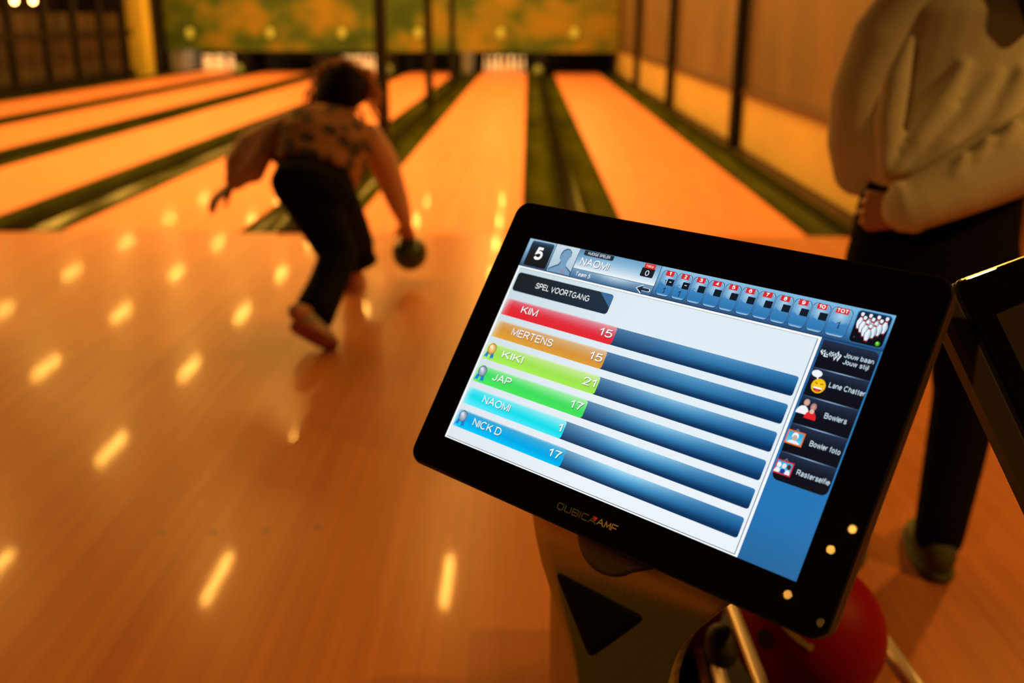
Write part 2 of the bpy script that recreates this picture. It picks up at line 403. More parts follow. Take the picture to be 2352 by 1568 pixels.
# pins
prof = [(.02, 0), (.0285, .004), (.036, .03), (.050, .07), (.0575, .105), (.0605, .115), (.058, .14), (.05, .175), (.038, .21), (.028, .24), (.0234, .26), (.0234, .275), (.0255, .30), (.030, .325), (.0323, .343), (.029, .365), (.018, .378), (.004, .381)]
pin0 = None
for li, lab in ((1, 'white bowling pin in the rack at the end of the middle lane'), (3, 'white bowling pin in the rack partly behind the bowler\'s head'), (5, 'white bowling pin in the rack on the leftmost lane')):
    for r in range(4):
        for k in range(r+1):
            p = MB().lathe(prof, 18, mif=lambda i: 1 if i in (9, 11) else 0).build('bowling_pin', [M['pin'], M['pinred']], None, True) if pin0 is None else pin0.copy()
            if pin0 is None: pin0 = p
            else: COL.objects.link(p)
            p.location = (XC[li]+(k-r/2)*.3048, 24.16+r*.264, 0.0)
            tag(p, lab, 'pin', lab.replace('white bowling pin in', 'pins in'))

# ------------------------------------------------------------------ the touchscreen terminal
K = .345/1000.0
def mon_matrix(o, x, y, n):
    m_ = Matrix.Identity(4)
    for i in range(3): m_[i][0] = x[i]; m_[i][1] = -y[i]; m_[i][2] = n[i]; m_[i][3] = o[i]
    return m_
def rr_outline(u0, v0, u1, v1, r, n=8):
    P = []
    for cx, cy, a0 in ((u1-r, v0+r, -90), (u1-r, v1-r, 0), (u0+r, v1-r, 90), (u0+r, v0+r, 180)):
        for k in range(n+1):
            a = math.radians(a0+90*k/n); P.append((cx+r*math.cos(a), cy+r*math.sin(a)))
    return P
def slab(name, layers, m_, parent):
    """layers: (outline in screen units, local z)"""
    v = []; n = len(layers[0][0])
    for P, z in layers: v += [(u*K, -w*K, z) for u, w in P]
    f = []
    for i in range(len(layers)-1):
        for k in range(n):
            k2 = (k+1) % n; f.append((i*n+k, i*n+k2, (i+1)*n+k2, (i+1)*n+k))
    f += [tuple(range(n))[::-1], tuple((len(layers)-1)*n+k for k in range(n))]
    return mesh_obj(name, v, f, m_, parent, False)
def inset(d, r=38): return rr_outline(-93+d, -101+d, 1088-d, 664-d, max(4, r-d))
def terminal(mw, label):
    t = empty('touchscreen_monitor', (0, 0, 0), label, 'monitor')
    t.matrix_world = mw
    slab('glass', [(inset(4), -.0030), (inset(2), -.0012), (inset(5), -.0003), (inset(8), -.0001)], M['blackglass'], t)
    h = slab('housing', [(inset(150), -.046), (inset(40), -.040), (inset(9), -.027), (inset(2), -.018), (inset(0), -.0075), (inset(3), -.0062)], M['housing'], t)
    slab('rim', [(inset(2), -.0062), (inset(-2), -.0056), (inset(-2), -.0040), (inset(2), -.0028)], M['rim'], t)
    return t
mon = terminal(mon_matrix(MO, MX, MY, MN), 'black touchscreen showing a lit blue and white bowling score table, on the near stand')

# plain sans letters drawn as strokes, cap height 1
def _arc(cx, cy, rx, ry, a0, a1, n=14): return [(cx+rx*math.cos(math.radians(a0+(a1-a0)*k/n)), cy+ry*math.sin(math.radians(a0+(a1-a0)*k/n))) for k in range(n+1)]
def _cat(P, n=5):
    out = []; Q = [P[0]]+list(P)+[P[-1]]
    for i in range(1, len(Q)-2):
        p0, p1, p2, p3 = (np.array(q, float) for q in Q[i-1:i+3])
        for k in range(n):
            t = k/n; out.append(tuple(.5*((2*p1)+(p2-p0)*t+(2*p0-5*p1+4*p2-p3)*t*t+(3*p1-p0-3*p2+p3)*t**3)))
    return out+[P[-1]]
_S = [(.74, .74), (.65, .93), (.4, 1), (.15, .92), (.06, .74), (.16, .60), (.4, .52), (.66, .43), (.77, .26), (.67, .07), (.4, 0), (.12, .08), (.02, .28)]
_xh = .72
_s = [(.50*x/.77+.02, y*_xh) for x, y in _S]
GLY = {
 'A': (.9, [[(0, 0), (.45, 1), (.9, 0)], [(.15, .35), (.75, .35)]]),
 'B': (.78, [[(0, 0), (0, 1), (.45, 1)]+_arc(.45, .765, .26, .235, 90, -90)+[(0, .53)], [(.45, .53)]+_arc(.47, .265, .31, .265, 90, -90)+[(0, 0)]]),
 'C': (.88, [_arc(.46, .5, .46, .5, 48, 312, 22)]), 'D': (.84, [[(0, 0), (0, 1), (.38, 1)]+_arc(.38, .5, .46, .5, 90, -90)+[(0, 0)]]),
 'E': (.7, [[(.72, 0), (0, 0), (0, 1), (.7, 1)], [(0, .53), (.65, .53)]]), 'G': (.95, [_arc(.47, .5, .47, .5, 48, 310, 22)+[(.9, .2), (.9, .47), (.52, .47)]]),
 'H': (.78, [[(0, 0), (0, 1)], [(.78, 0), (.78, 1)], [(0, .53), (.78, .53)]]), 'I': (0, [[(0, 0), (0, 1)]]),
 'J': (.55, [[(.55, 1), (.55, .28)]+_arc(.28, .28, .27, .28, 0, -175)]), 'K': (.78, [[(0, 0), (0, 1)], [(.74, 1), (0, .33)], [(.26, .57), (.8, 0)]]),
 'L': (.6, [[(0, 1), (0, 0), (.62, 0)]]), 'M': (.92, [[(0, 0), (0, 1), (.46, .08), (.92, 1), (.92, 0)]]), 'N': (.78, [[(0, 0), (0, 1), (.78, 0), (.78, 1)]]),
 'O': (.98, [_arc(.49, .5, .49, .5, 0, 360, 28)]), 'P': (.76, [[(0, 0), (0, 1), (.48, 1)]+_arc(.48, .74, .28, .26, 90, -90)+[(0, .48)]]),
 'R': (.8, [[(0, 0), (0, 1), (.48, 1)]+_arc(.48, .74, .28, .26, 90, -90)+[(0, .48)], [(.45, .48), (.8, 0)]]), 'S': (.78, [_cat(_S)]),
 'T': (.78, [[(0, 1), (.78, 1)], [(.39, 1), (.39, 0)]]), 'U': (.78, [[(0, 1), (0, .38)]+_arc(.39, .38, .39, .38, 180, 360)+[(.78, 1)]]),
 'V': (.84, [[(0, 1), (.42, 0), (.84, 1)]]), 'W': (1.2, [[(0, 1), (.28, 0), (.6, 1), (.92, 0), (1.2, 1)]]), 'Y': (.82, [[(0, 1), (.41, .45), (.82, 1)], [(.41, .45), (.41, 0)]]),
 '0': (.64, [_arc(.32, .5, .32, .5, 0, 360, 24)]), '1': (.36, [[(.02, .74), (.30, 1), (.30, 0)]]), '2': (.65, [_cat([(.03, .70), (.11, .92), (.33, 1), (.55, .91), (.61, .72), (.5, .48), (.03, 0)])+[(.66, 0)]]),
 '3': (.63, [_cat([(.03, .76), (.12, .93), (.31, 1), (.53, .92), (.57, .74), (.47, .58), (.26, .54)]), _cat([(.26, .54), (.5, .49), (.62, .29), (.52, .07), (.30, 0), (.09, .07), (.01, .26)])]),
 '4': (.68, [[(.5, 0), (.5, 1), (0, .3), (.68, .3)]]), '5': (.63, [[(.58, 1), (.13, 1), (.07, .54)]+_cat([(.07, .54), (.32, .64), (.55, .55), (.63, .32), (.53, .08), (.3, 0), (.12, .04), (.01, .15)])]),
 '6': (.64, [_cat([(.6, .78), (.5, .94), (.34, 1), (.13, .88), (.03, .6), (.03, .33), (.12, .09), (.32, 0), (.54, .09), (.62, .32), (.53, .54), (.33, .62), (.12, .53), (.03, .33)])]),
 '7': (.63, [[(0, 1), (.63, 1), (.40, .62), (.24, 0)]]), '8': (.64, [_arc(.32, .77, .26, .23, 0, 360, 18), _arc(.32, .27, .31, .27, 0, 360, 18)]),
 '9': (.64, [_cat([(.04, .22), (.14, .06), (.3, 0), (.51, .12), (.61, .4), (.61, .67), (.52, .91), (.32, 1), (.10, .91), (.02, .68), (.11, .46), (.31, .38), (.52, .47), (.61, .67)])]), '-': (.3, [[(0, .36), (.3, .36)]]),
 'a': (.53, [_cat([(.04, .55), (.13, .69), (.28, _xh), (.45, .66), (.5, .5), (.5, .1), (.54, 0)]), _cat([(.5, .42), (.2, .38), (.04, .26), (.05, .08), (.2, 0), (.38, .06), (.5, .2)])]),
 'b': (.55, [[(0, 1), (0, 0)], _arc(.27, .36, .27, .36, 0, 360, 18)]), 'c': (.5, [_arc(.28, .36, .28, .36, 48, 312, 16)]), 'd': (.55, [[(.54, 1), (.54, 0)], _arc(.27, .36, .27, .36, 0, 360, 18)]),
 'e': (.55, [[(.01, .38), (.55, .38)]+_arc(.28, .36, .28, .36, 5, 318, 18)]), 'f': (.32, [[(.34, .97), (.24, 1), (.14, .9), (.14, 0)], [(0, .7), (.3, .7)]]), 'h': (.52, [[(0, 1), (0, 0)], [(0, .4)]+_arc(.26, .44, .26, .28, 170, 0)+[(.52, 0)]]),
 'i': (0, [[(0, _xh), (0, 0)], [(0, .93), (0, 1)]]), 'j': (.08, [[(.08, _xh), (.08, -.15), (.0, -.24), (-.08, -.22)], [(.08, .93), (.08, 1)]]), 'l': (0, [[(0, 1), (0, 0)]]),
 'm': (.84, [[(0, _xh), (0, 0)], [(0, .4)]+_arc(.21, .46, .21, .26, 170, 0)+[(.42, 0)], [(.42, .4)]+_arc(.63, .46, .21, .26, 170, 0)+[(.84, 0)]]), 'n': (.52, [[(0, _xh), (0, 0)], [(0, .4)]+_arc(.26, .44, .26, .28, 170, 0)+[(.52, 0)]]),
 'o': (.56, [_arc(.28, .36, .28, .36, 0, 360, 20)]), 'p': (.55, [[(0, _xh), (0, -.26)], _arc(.27, .36, .27, .36, 0, 360, 18)]), 'r': (.3, [[(0, _xh), (0, 0)], _cat([(0, .42), (.06, .63), (.18, .71), (.32, .68)])]),
 's': (.52, [_cat(_s)]), 't': (.28, [[(.12, .95), (.12, .12), (.2, .01), (.3, .02)], [(0, .7), (.28, .7)]]), 'u': (.52, [[(0, _xh), (0, .28)]+_arc(.26, .28, .26, .28, 180, 350)+[(.52, .3)], [(.52, _xh), (.52, 0)]]),
 'w': (.84, [[(0, _xh), (.2, 0), (.42, _xh), (.64, 0), (.84, _xh)]])}
def text_mesh(s, bold=0.0, shear=0.0, gap=None):
    th = .115+bold*2.6; V = []; F = []; x = 0
    for ch in s:
        if ch == ' ': x += .40; continue
        w, pls = GLY[ch]
        for pl in pls:
            P = [np.array((p[0]*(1-.0)+x, th/2+p[1]*(1-th))) for p in pl]
            P = [P[0]]+[q for p, q in zip(P, P[1:]) if np.linalg.norm(q-p) > 1e-4]
            closed = np.linalg.norm(P[0]-P[-1]) < 1e-3 and len(P) > 4
            L = []; R_ = []
            for i, p in enumerate(P):
                a = P[i-1] if i else (P[-2] if closed else None); c = P[i+1] if i+1 < len(P) else (P[1] if closed else None)
                d1 = (p-a)/np.linalg.norm(p-a) if a is not None else None; d2 = (c-p)/np.linalg.norm(c-p) if c is not None else None
                if d1 is None: d1 = d2
                if d2 is None: d2 = d1
                n1 = np.array([-d1[1], d1[0]]); n2 = np.array([-d2[1], d2[0]]); n = n1+n2; l = np.linalg.norm(n)
                n = n/l if l > .2 else n1
                k = min(1/max(.35, n.dot(n1)), 2.2)*th/2
                L.append(p+n*k); R_.append(p-n*k)
            b0 = len(V); m_ = len(P); V += L+R_
            F += [(b0+i, b0+i+1, b0+m_+i+1, b0+m_+i) for i in range(m_-1)]
        x += w+(gap if gap is not None else .22+th*.35)
    V = np.array(V); V = np.column_stack([V[:, 0]+shear*V[:, 1], V[:, 1], 0*V[:, 0]])
    return V, F
CAPH = None
class UI:
    def __init__(s): s.v = []; s.f = []; s.c = []
    def _add(s, P, F, C, layer):
        k = len(s.v); s.v += [(u*K, -w*K, layer*3e-5) for u, w in P]; s.f += [tuple(i+k for i in q) for q in F]; s.c += C
    def rrect(s, u0, v0, u1, v1, layer, col, r=0, nu=1, nv=1, corners=(1, 1, 1, 1)):
        """col: sRGB tuple or function (fu, fv) -> sRGB tuple; corners tl tr br bl"""
        vs = set(v0+(v1-v0)*k/nv for k in range(nv+1))
        if r:
            for k in range(6):
                a = r*(1-math.cos(math.pi/2*k/6)); vs |= {v0+a, v1-a}
        vs = sorted(vs); P = []; C = []
        fn = col if callable(col) else (lambda a, b_: col)
        for w in vs:
            il = ir = 0
            for top, dv in ((True, w-v0), (False, v1-w)):
                if r and dv < r:
                    e = r-math.sqrt(max(0, r*r-(r-dv)**2))
                    if corners[0 if top else 3]: il = max(il, e)
                    if corners[1 if top else 2]: ir = max(ir, e)
            for k in range(nu+1):
                u = u0+il+(u1-ir-u0-il)*k/nu; P.append((u, w))
                C.append(srgb(*fn((u-u0)/(u1-u0), (w-v0)/(v1-v0))))
        n = nu+1; F = [(i*n+k, i*n+k+1, (i+1)*n+k+1, (i+1)*n+k) for i in range(len(vs)-1) for k in range(nu)]
        s._add(P, F, C, layer); return s
    def poly(s, P, layer, col): s._add(P, [tuple(range(len(P)))], [srgb(*col)]*len(P), layer); return s
    def disc(s, u, v, ru, rv, layer, col, edge=None, n=20, a0=0, a1=360):
        P = [(u, v)]+[(u+ru*math.cos(math.radians(a0+(a1-a0)*k/n)), v+rv*math.sin(math.radians(a0+(a1-a0)*k/n))) for k in range(n+1)]
        s._add(P, [(0, k+1, k+2) for k in range(n)], [srgb(*col)]+[srgb(*(edge or col))]*(n+1), layer); return s
    def line(s, a, b_, w, layer, col):
        a, b_ = np.array(a, float), np.array(b_, float); d = b_-a; d /= np.linalg.norm(d); q = np.array([-d[1], d[0]])*w/2
        return s.poly([a-q, b_-q, b_+q, a+q], layer, col)
    def text(s, t, u, v, cap, layer, col, width=None, bold=0.0, shear=0.0, shadow=None, align='l', gap=None):
        V, F = text_mesh(t, bold, shear, gap)
        sy = cap; w0 = V[:, 0].max()-V[:, 0].min()
        sx = width/w0 if width else sy*.92
        x0 = V[:, 0].min() if align == 'l' else (V[:, 0].max() if align == 'r' else (V[:, 0].min()+V[:, 0].max())/2)
        for k, c in (((1.6, 1.6), shadow), ((0, 0), col)):
            if c is None: continue
            P = [(u+(x-x0)*sx+k[0], v-y*sy+k[1]) for x, y, _ in V]
            s._add(P, F, [srgb(*c)]*len(P), layer+(0 if c is shadow else 1))
        return s
    def build(s, name, parent):
        me = bpy.data.meshes.new(name); me.from_pydata(s.v, [], s.f); me.materials.append(M['screen'])
        a = me.color_attributes.new('Col', 'FLOAT_COLOR', 'POINT')
        a.data.foreach_set('color', np.array([(*c, 1) for c in s.c], dtype=np.float32).ravel())
        bm = bmesh.new(); bm.from_mesh(me)
        for f in bm.faces:
            f.normal_update()
            if f.normal.z < 0: f.normal_flip()
        bm.to_mesh(me); bm.free()
        return link(name, me, parent)
def mixc(a, b_, t): t = max(0, min(1, t)); return tuple(a[i]+(b_[i]-a[i])*t for i in range(3))
def ramp(stops, t):
    for (p0, c0), (p1, c1) in zip(stops, stops[1:]):
        if t <= p1: return mixc(c0, c1, (t-p0)/(p1-p0+1e-9))
    return stops[-1][1]
# backdrop of the picture
ui = UI()
hdr = lambda a, t: mixc(ramp([(0, (165, 200, 225)), (.35, (140, 180, 212)), (.8, (85, 120, 155)), (1, (45, 72, 100))], t), ramp([(0, (120, 185, 225)), (.5, (85, 150, 200)), (.85, (50, 105, 160)), (1, (30, 70, 115))], t), a)
ui.rrect(0, 0, 1000, 80, 1, hdr, 0, 12, 10)
ui.rrect(0, 80, 868, 575, 1, (250, 253, 255))
ui.rrect(866, 80, 1000, 575, 1, lambda a, t: ramp([(0, (35, 85, 135)), (.6, (38, 118, 182)), (.8, (36, 116, 180)), (1, (40, 104, 158))], t), 0, 2, 12)
ui.rrect(6, 86, 860, 571, 2, lambda a, t: mixc(mixc((198, 218, 225), (222, 236, 244), a*2.2), mixc((225, 232, 238), (236, 243, 250), a*2), t*1.2), 0, 10, 10)
ui.line((6, 85.5), (861, 85.5), .8, 3, (90, 110, 130)); ui.line((860.5, 86), (860.5, 571), 1.7, 3, (40, 85, 120)); ui.line((6, 571), (861, 571), 1.5, 3, (60, 90, 115))
ui.rrect(0, 78.6, 1000, 80.2, 3, (30, 45, 70))
ui.rrect(0, 80.2, 868, 85, 3, (250, 253, 255)); ui.rrect(861.5, 80.2, 868, 575, 3, (246, 250, 254))
ui.rrect(997, 80, 1000, 400, 3, (45, 125, 185))
scr = ui.build('screen', mon)
# title bar
t = UI()
t.rrect(11, 98, 328, 151, 4, lambda a, w: mixc((28, 34, 38), mixc((36, 52, 68), (30, 48, 68), w), a), 9, 8, 4)
t.poly([(286, 99), (322, 99), (327, 104), (327, 132)], 5, (58, 110, 158))
t.text('SPEL VOORTGANG', 83, 131, 16, 6, (245, 248, 250), 178, .008)
t.build('title_bar', scr)
# score bars and their empty tracks
rows = [('KIM', '15', 375, (222, 120, 135), (225, 45, 58), (228, 40, 48), 127-72, None), ('MERTENS', '15', 375, (214, 172, 120), (215, 148, 62), (226, 160, 52), 138, None),
        ('KIKI', '21', 385, (190, 232, 140), (158, 228, 80), (168, 240, 84), 71, 'gold'), ('JAP', '17', 378, (140, 235, 150), (62, 222, 92), (74, 232, 92), 64, 'silver'),
        ('NAOMI', '1', 344, (120, 232, 240), (20, 222, 236), (88, 232, 250), 94, None), ('NICK D', '17', 374, (60, 170, 215), (0, 168, 235), (0, 198, 252), 98, 'silver')]
for i, (nm, sc, ue, ct, cm, cb, tw, medal) in enumerate(rows):
    v0 = 175+63.7*i; v1 = v0+46.2
    br = i/5.0
    tr = UI()
    def tcol(a, w, br=br, ue=ue):
        u = ue+(854-ue)*a
        g = math.exp(-((u-(640-90*br))/(150+20*br))**2)
        top = mixc(mixc((78, 118, 158), (58, 128, 186), a), (168, 222, 246) if br > .3 else (118, 176, 214), g*(.55+.45*br))
        midc = mixc(mixc((48, 88, 130), (24, 92, 150), a), (58, 142, 196), g*(.5+.5*br))
        bot = mixc((34, 62, 96), (8, 50, 92), a*1.4)
        q = w+(a-.5)*.12
        return ramp([(0, top), (.18, mixc(top, midc, .35)), (.52, midc), (.9, bot), (1, bot)], q)
    tr.rrect(ue-14, v0+.5, 853, v1-.5, 4, tcol, 6, 26, 14, (0, 1, 1, 0)); tr.build('score_track', scr)
    bq = UI()
    def bcol(a, w, ct=ct, cm=cm, cb=cb):
        base = ramp([(0, mixc(ct, (255, 255, 255), .15)), (.12, ct), (.42, mixc(ct, cm, .75)), (.6, cm), (1, cb)], w+(.5-a)*.25)
        if a < .055: base = mixc(base, (235, 245, 245), (.055-a)/.055*.75*(1-w*.5))
        return base
    bq.rrect(10, v0-.5, ue, v1, 5, bcol, 8, 30, 14, (1, 1, 1, 0))
    bq.line((16, v0+1.2), (ue-6, v0+1.2), 1.6, 6, mixc(ct, (255, 255, 255), .45))
    bq.text(nm, 71, v1-17, 20, 7, (255, 255, 255), tw, .006, 0, mixc(cm, (0, 0, 0), .45))
    bq.text(sc, ue-7, v1-16, 20, 7, (255, 255, 255), 39 if len(sc) > 1 else 12, .006, 0, mixc(cb, (0, 0, 0), .45), 'r')
    if medal:
        c1, c2 = ((255, 226, 160), (222, 150, 40)) if medal == 'gold' else ((205, 214, 226), (110, 130, 160))
        for du in (-8, 7):
            bq.poly([(31+du-5, v0+25), (31+du+5, v0+25), (31+du*1.5+5, v0+42), (31+du*1.5, v0+38), (31+du*1.5-6, v0+43)], 9, (28, 128, 205))
        bq.disc(31, v0+15, 14.5, 15.5, 10, mixc(c2, (0, 0, 0), .35)); bq.disc(31, v0+15, 13.2, 14.2, 11, c1, c2); bq.disc(27, v0+10, 6, 5.5, 12, mixc(c1, (255, 255, 255), .5), c1)
    bq.build('score_bar', scr)
# player header
h = UI()
h.rrect(12, 4, 89, 75, 4, lambda a, w: ramp([(0, (60, 92, 124)), (.14, (34, 48, 64)), (.5, (28, 32, 36)), (1, (24, 26, 28))], w), 6, 2, 8)
h.text('5', 50, 55, 36, 6, (255, 255, 255), 26, .035, 0, None, 'c')
h.rrect(96, 0, 172, 77, 4, lambda a, w: mixc((205, 222, 232), (170, 198, 214), w), 0, 1, 4)
sil = [(98, 77), (99, 70), (112, 62), (124, 55), (127, 46), (121, 38), (119, 26), (123, 15), (132, 9), (143, 9), (152, 16), (154, 28), (150, 38), (146, 46), (148, 55), (160, 61), (172, 68), (172, 77)]
h.poly([(u, w-2) for u, w in sil], 5, (52, 84, 118)); h.poly([(u+2.5 if u < 150 else u-1, w+1 if w < 70 else w) for u, w in sil], 6, (118, 158, 192))
h.line((145, 73), (149, 67), 2.2, 7, (225, 70, 80)); h.line((148, 73), (144, 69), 1.6, 7, (215, 60, 90))
for u in (93.5, 173.5, 426): h.line((u, 0), (u, 79), 1.6, 8, (34, 50, 72))
def npc(a, w):
    d = abs(a-.82); base = ramp([(0, (110, 160, 200)), (.35, (140, 186, 216)), (.7, (195, 218, 235)), (1, (240, 248, 253))], w)
    return mixc(base, (78, 122, 160), max(0, .45-a)*1.4*(1-w))
h.rrect(174.5, 0, 425, 54, 4, npc, 0, 12, 10)
h.rrect(174.5, 54, 425, 78.6, 4, lambda a, w: mixc(mixc((120, 160, 190), (205, 228, 242), math.exp(-((a-.55)/.2)**2)), mixc((70, 110, 150), (52, 90, 132), a), w), 0, 12, 6)
h.line((174, 54), (426, 54), 1.2, 6, (40, 60, 85))
h.rrect(189, 1, 283, 14.5, 6, (34, 46, 60), 5, 1, 1, (0, 0, 1, 1)); h.text('HUIDIGE SPELER', 202, 11, 7.6, 8, (235, 240, 245), 70, .012)
h.text('NAOMI', 189, 41.5, 20, 7, (255, 255, 255), 90, .012, 0, (40, 70, 105)); h.text('Team 5', 190, 72.5, 11.5, 7, (250, 253, 255), 47, .014, .12, (60, 90, 120))
h.rrect(374, 12, 412, 36, 6, (24, 32, 40), 4); h.rrect(378, 1, 410, 13.5, 7, (222, 50, 42)); h.text('Hdcp', 384, 10.2, 6.5, 8, (255, 225, 220), 20, .012); h.text('0', 393, 32.5, 14, 8, (255, 255, 255), 11, 0, 0, None, 'c')
ar = [(381, 67), (397, 58), (397, 63.5), (415, 63.5), (418, 65.5), (418, 68.5), (415, 70.5), (397, 70.5), (397, 77)]
cu_, cv_ = 401, 67
h.poly([(cu_+(u-cu_)*1.14, cv_+(w-cv_)*1.28) for u, w in ar], 7, (235, 245, 252)); h.poly(ar, 8, (30, 46, 64))
h.build('player_header', scr)
# frame boxes
for k in range(11):
    u0 = 434.5+43.2*k; u1 = u0+42 if k < 10 else 914.5
    q = UI()
    q.rrect(u0, 7.5, u1, 73, 4, (24, 58, 96), 11)
    q.rrect(u0+1.3, 8.8, u1-1.3, 71.6, 5, lambda a, w: ramp([(0, (205, 228, 242)), (.05, (130, 178, 214)), (.45, (105, 160, 204)), (.55, (62, 132, 190)), (.92, (45, 118, 178)), (1, (190, 220, 240))], w), 10, 3, 14)
    q.disc((u0+u1)/2, 26, (u1-u0)/2-4, 19, 6, (170, 210, 236), (108, 164, 206))
    uc = (u0+u1)/2
    q.rrect(uc-(11 if k < 10 else 14.5), 8.2, uc+(11 if k < 10 else 14.5), 21, 8, (216, 42, 46))
    q.text(str(k+1) if k < 10 else 'TOT', uc, 18.7, 8.6, 9, (255, 255, 255), (5.5 if k == 0 else 8 if k < 9 else 15 if k == 9 else 24), .03, 0, None, 'c')
    if k < 10: q.rrect(u0+21, 27.5, u0+39.5, 44.5, 8, (16, 28, 42))
    if k == 0: q.text('1', u0+13, 42, 11, 9, (25, 45, 70), 5); q.text('-', u0+30, 39.5, 12, 10, (240, 245, 250), 6, .01, 0, None, 'c'); q.text('1', u0+17, 66, 15, 9, (20, 40, 66), 7)
    if k == 1: q.text('-', u0+11, 42, 11, 9, (25, 45, 70), 5); q.text('-', u0+30, 39.5, 12, 10, (240, 245, 250), 6, .01, 0, None, 'c'); q.text('1', u0+17, 66, 15, 9, (20, 40, 66), 7)
    if k == 2: q.text('-', u0+10, 42, 11, 9, (25, 45, 70), 5)
    if k == 10: q.text('1', uc-4, 56, 17, 9, (15, 50, 88), 8)
    q.build('frame_box', scr)
# pin diagram
q = UI(); q.rrect(922, 3, 996, 76, 4, (45, 110, 165), 9); q.rrect(924, 5, 994.5, 74.5, 5, lambda a, w: mixc((22, 46, 74), (10, 14, 22), w*2), 8, 2, 6)
def pinicon(u, v, L, sc=1.0):
    P = [(.055, 0), (.095, .05), (.10, .11), (.065, .2), (.06, .29), (.10, .40), (.165, .56), (.17, .68), (.14, .83), (.09, .97), (.07, 1)]
    hh = 36*sc
    sh = [(u+x*hh, v+y*hh) for x, y in P]+[(u-x*hh, v+y*hh) for x, y in P[::-1]]
    q.rrect(u-4.2, v+hh-2, u+4.2, v+hh+2.5, L, (150, 34, 48), 1)
    q.poly([(u+(a-u)*1.28, v+hh*.5+(b_-v-hh*.5)*1.07) for a, b_ in sh], L-1, (30, 44, 66)); q.poly(sh, L+1, (232, 242, 250)); q.poly([(u+x*hh*.5+1.5, v+y*hh) for x, y in P[4:]]+[(u+x*hh*.9, v+y*hh) for x, y in P[4:][::-1]], L+2, (176, 206, 228))
    q.rrect(u-2.7, v+.22*hh, u+2.7, v+.33*hh, L+3, (190, 40, 54))
L0 = 10
for n, vv in ((4, 8), (3, 15.5), (2, 23), (1, 31)):
    for k in range(n): pinicon(960+(k-(n-1)/2)*17.6, vv, L0); L0 += 6
q.disc(984, 67, 5.2, 5.6, 6, (120, 232, 50), (22, 110, 30)); q.disc(982.6, 65.4, 2.4, 2.4, 7, (190, 255, 110), (120, 232, 50)); q.disc(933, 64, 2.5, 2.5, 6, (70, 80, 110), (12, 18, 30))
q.build('pin_diagram', scr)
# menu buttons
for k, tx in enumerate((None, 'Lane Chatter', 'Bowlers', 'Bowler foto', 'Rasterselfie')):
    v0 = 84+63.3*k; v1 = v0+63.3 if k < 4 else 398
    q = UI()
    q.rrect(874, v0, 997, v1, 4, lambda a, w: ramp([(0, (34, 48, 74)), (.35, (22, 28, 44)), (.6, (12, 15, 26)), (1, (13, 15, 24))], w), 14, 2, 8, (0, 1 if k == 0 else 0, 1 if k == 4 else 0, 1 if k == 4 else 0))
    if k: q.rrect(876, v0-.8, 996, v0+1.2, 6, lambda a, w: mixc((34, 50, 80), (150, 190, 225), math.exp(-((a-.5)/.33)**2)), 0, 10, 1)
    TC = (206, 228, 244)
    if k == 0:
        q.text('Jouw baan', 928, 111.5, 11, 8, TC, 63, .012); q.text('Jouw stijl', 930, 126, 11, 8, TC, 55, .012)
        q.text('YLYW', 876, 120, 15.5, 7, (215, 235, 248), 47, .125, 0, None, 'l', .12); q.text('YLYW', 879, 117.8, 11, 9, (18, 26, 40), 41, .03, 0, None, 'l', .12)
    elif k == 1:
        q.text(tx, 920, 181, 12, 8, TC, 77, .012)
        q.disc(899, 184, 15.5, 16, 8, (255, 205, 30), (240, 190, 20)); q.disc(899, 187, 10.5, 10, 9, (150, 16, 20), None, 16, 0, 180); q.rrect(889, 187, 909, 190.5, 10, (250, 252, 255), 1.5); q.disc(899, 194, 5, 2.6, 11, (232, 60, 60))
        q.line((890, 178), (896, 180), 1.8, 10, (60, 40, 10)); q.line((902, 180), (908, 178), 1.8, 10, (60, 40, 10))
        q.disc(887, 159, 11.5, 7.8, 8, (240, 246, 250)); q.poly([(886, 164), (893, 164), (893, 172)], 8, (240, 246, 250))
    elif k == 2:
        q.text(tx, 934, 246, 12, 8, TC, 48, .012)
        q.disc(889, 224, 6.5, 7.5, 9, (222, 176, 160), (198, 150, 138)); q.disc(886, 250, 14, 18, 8, (242, 244, 248), None, 20, 180, 360)
        q.disc(906, 230, 6.8, 8.5, 11, (214, 166, 154), (150, 110, 108)); q.disc(906, 257, 13, 18, 10, (226, 34, 40), None, 20, 180, 360); q.disc(906, 240, 5, 5, 12, (225, 185, 168))
    else:
        q.text(tx, 926 if k == 3 else 922, 310 if k == 3 else 375, 12, 8, TC, 66 if k == 3 else 72, .012)
        y = 288 if k == 3 else 354; u = 872.5 if k == 3 else 873
        q.rrect(u, y, u+39, y+30.5, 8, (228, 108, 40) if k == 3 else (205, 48, 50)); q.rrect(u+3, y+3, u+36, y+27.5, 9, lambda a, w: mixc((40, 165, 220), (110, 205, 240), w), 0, 1, 3)
        q.poly([(u+15, y), (u+19.5, y-5), (u+24, y), (u+22.5, y), (u+19.5, y-3.2), (u+16.5, y)], 8, (120, 150, 180))
        if k == 3:
            q.disc(u+19.5, y+11, 7.2, 7.5, 11, (245, 247, 250)); q.disc(u+19.5, y+15, 5.2, 6.4, 12, (200, 172, 158)); q.disc(u+19.5, y+27.5, 13, 7, 10, (236, 240, 246), None, 16, 180, 360)
        else:
            for du, c1, c2 in ((8, (244, 246, 250), (240, 243, 248)), (19.5, (235, 232, 228), (20, 60, 150)), (30, (70, 44, 34), (238, 240, 244))):
                q.disc(u+du, y+11.5, 4.6, 5.6, 11, c1); q.disc(u+du, y+27.5, 7.2 if du != 30 else 5.8, 10, 10, c2, None, 14, 180, 360)
    q.build('menu_button', scr)
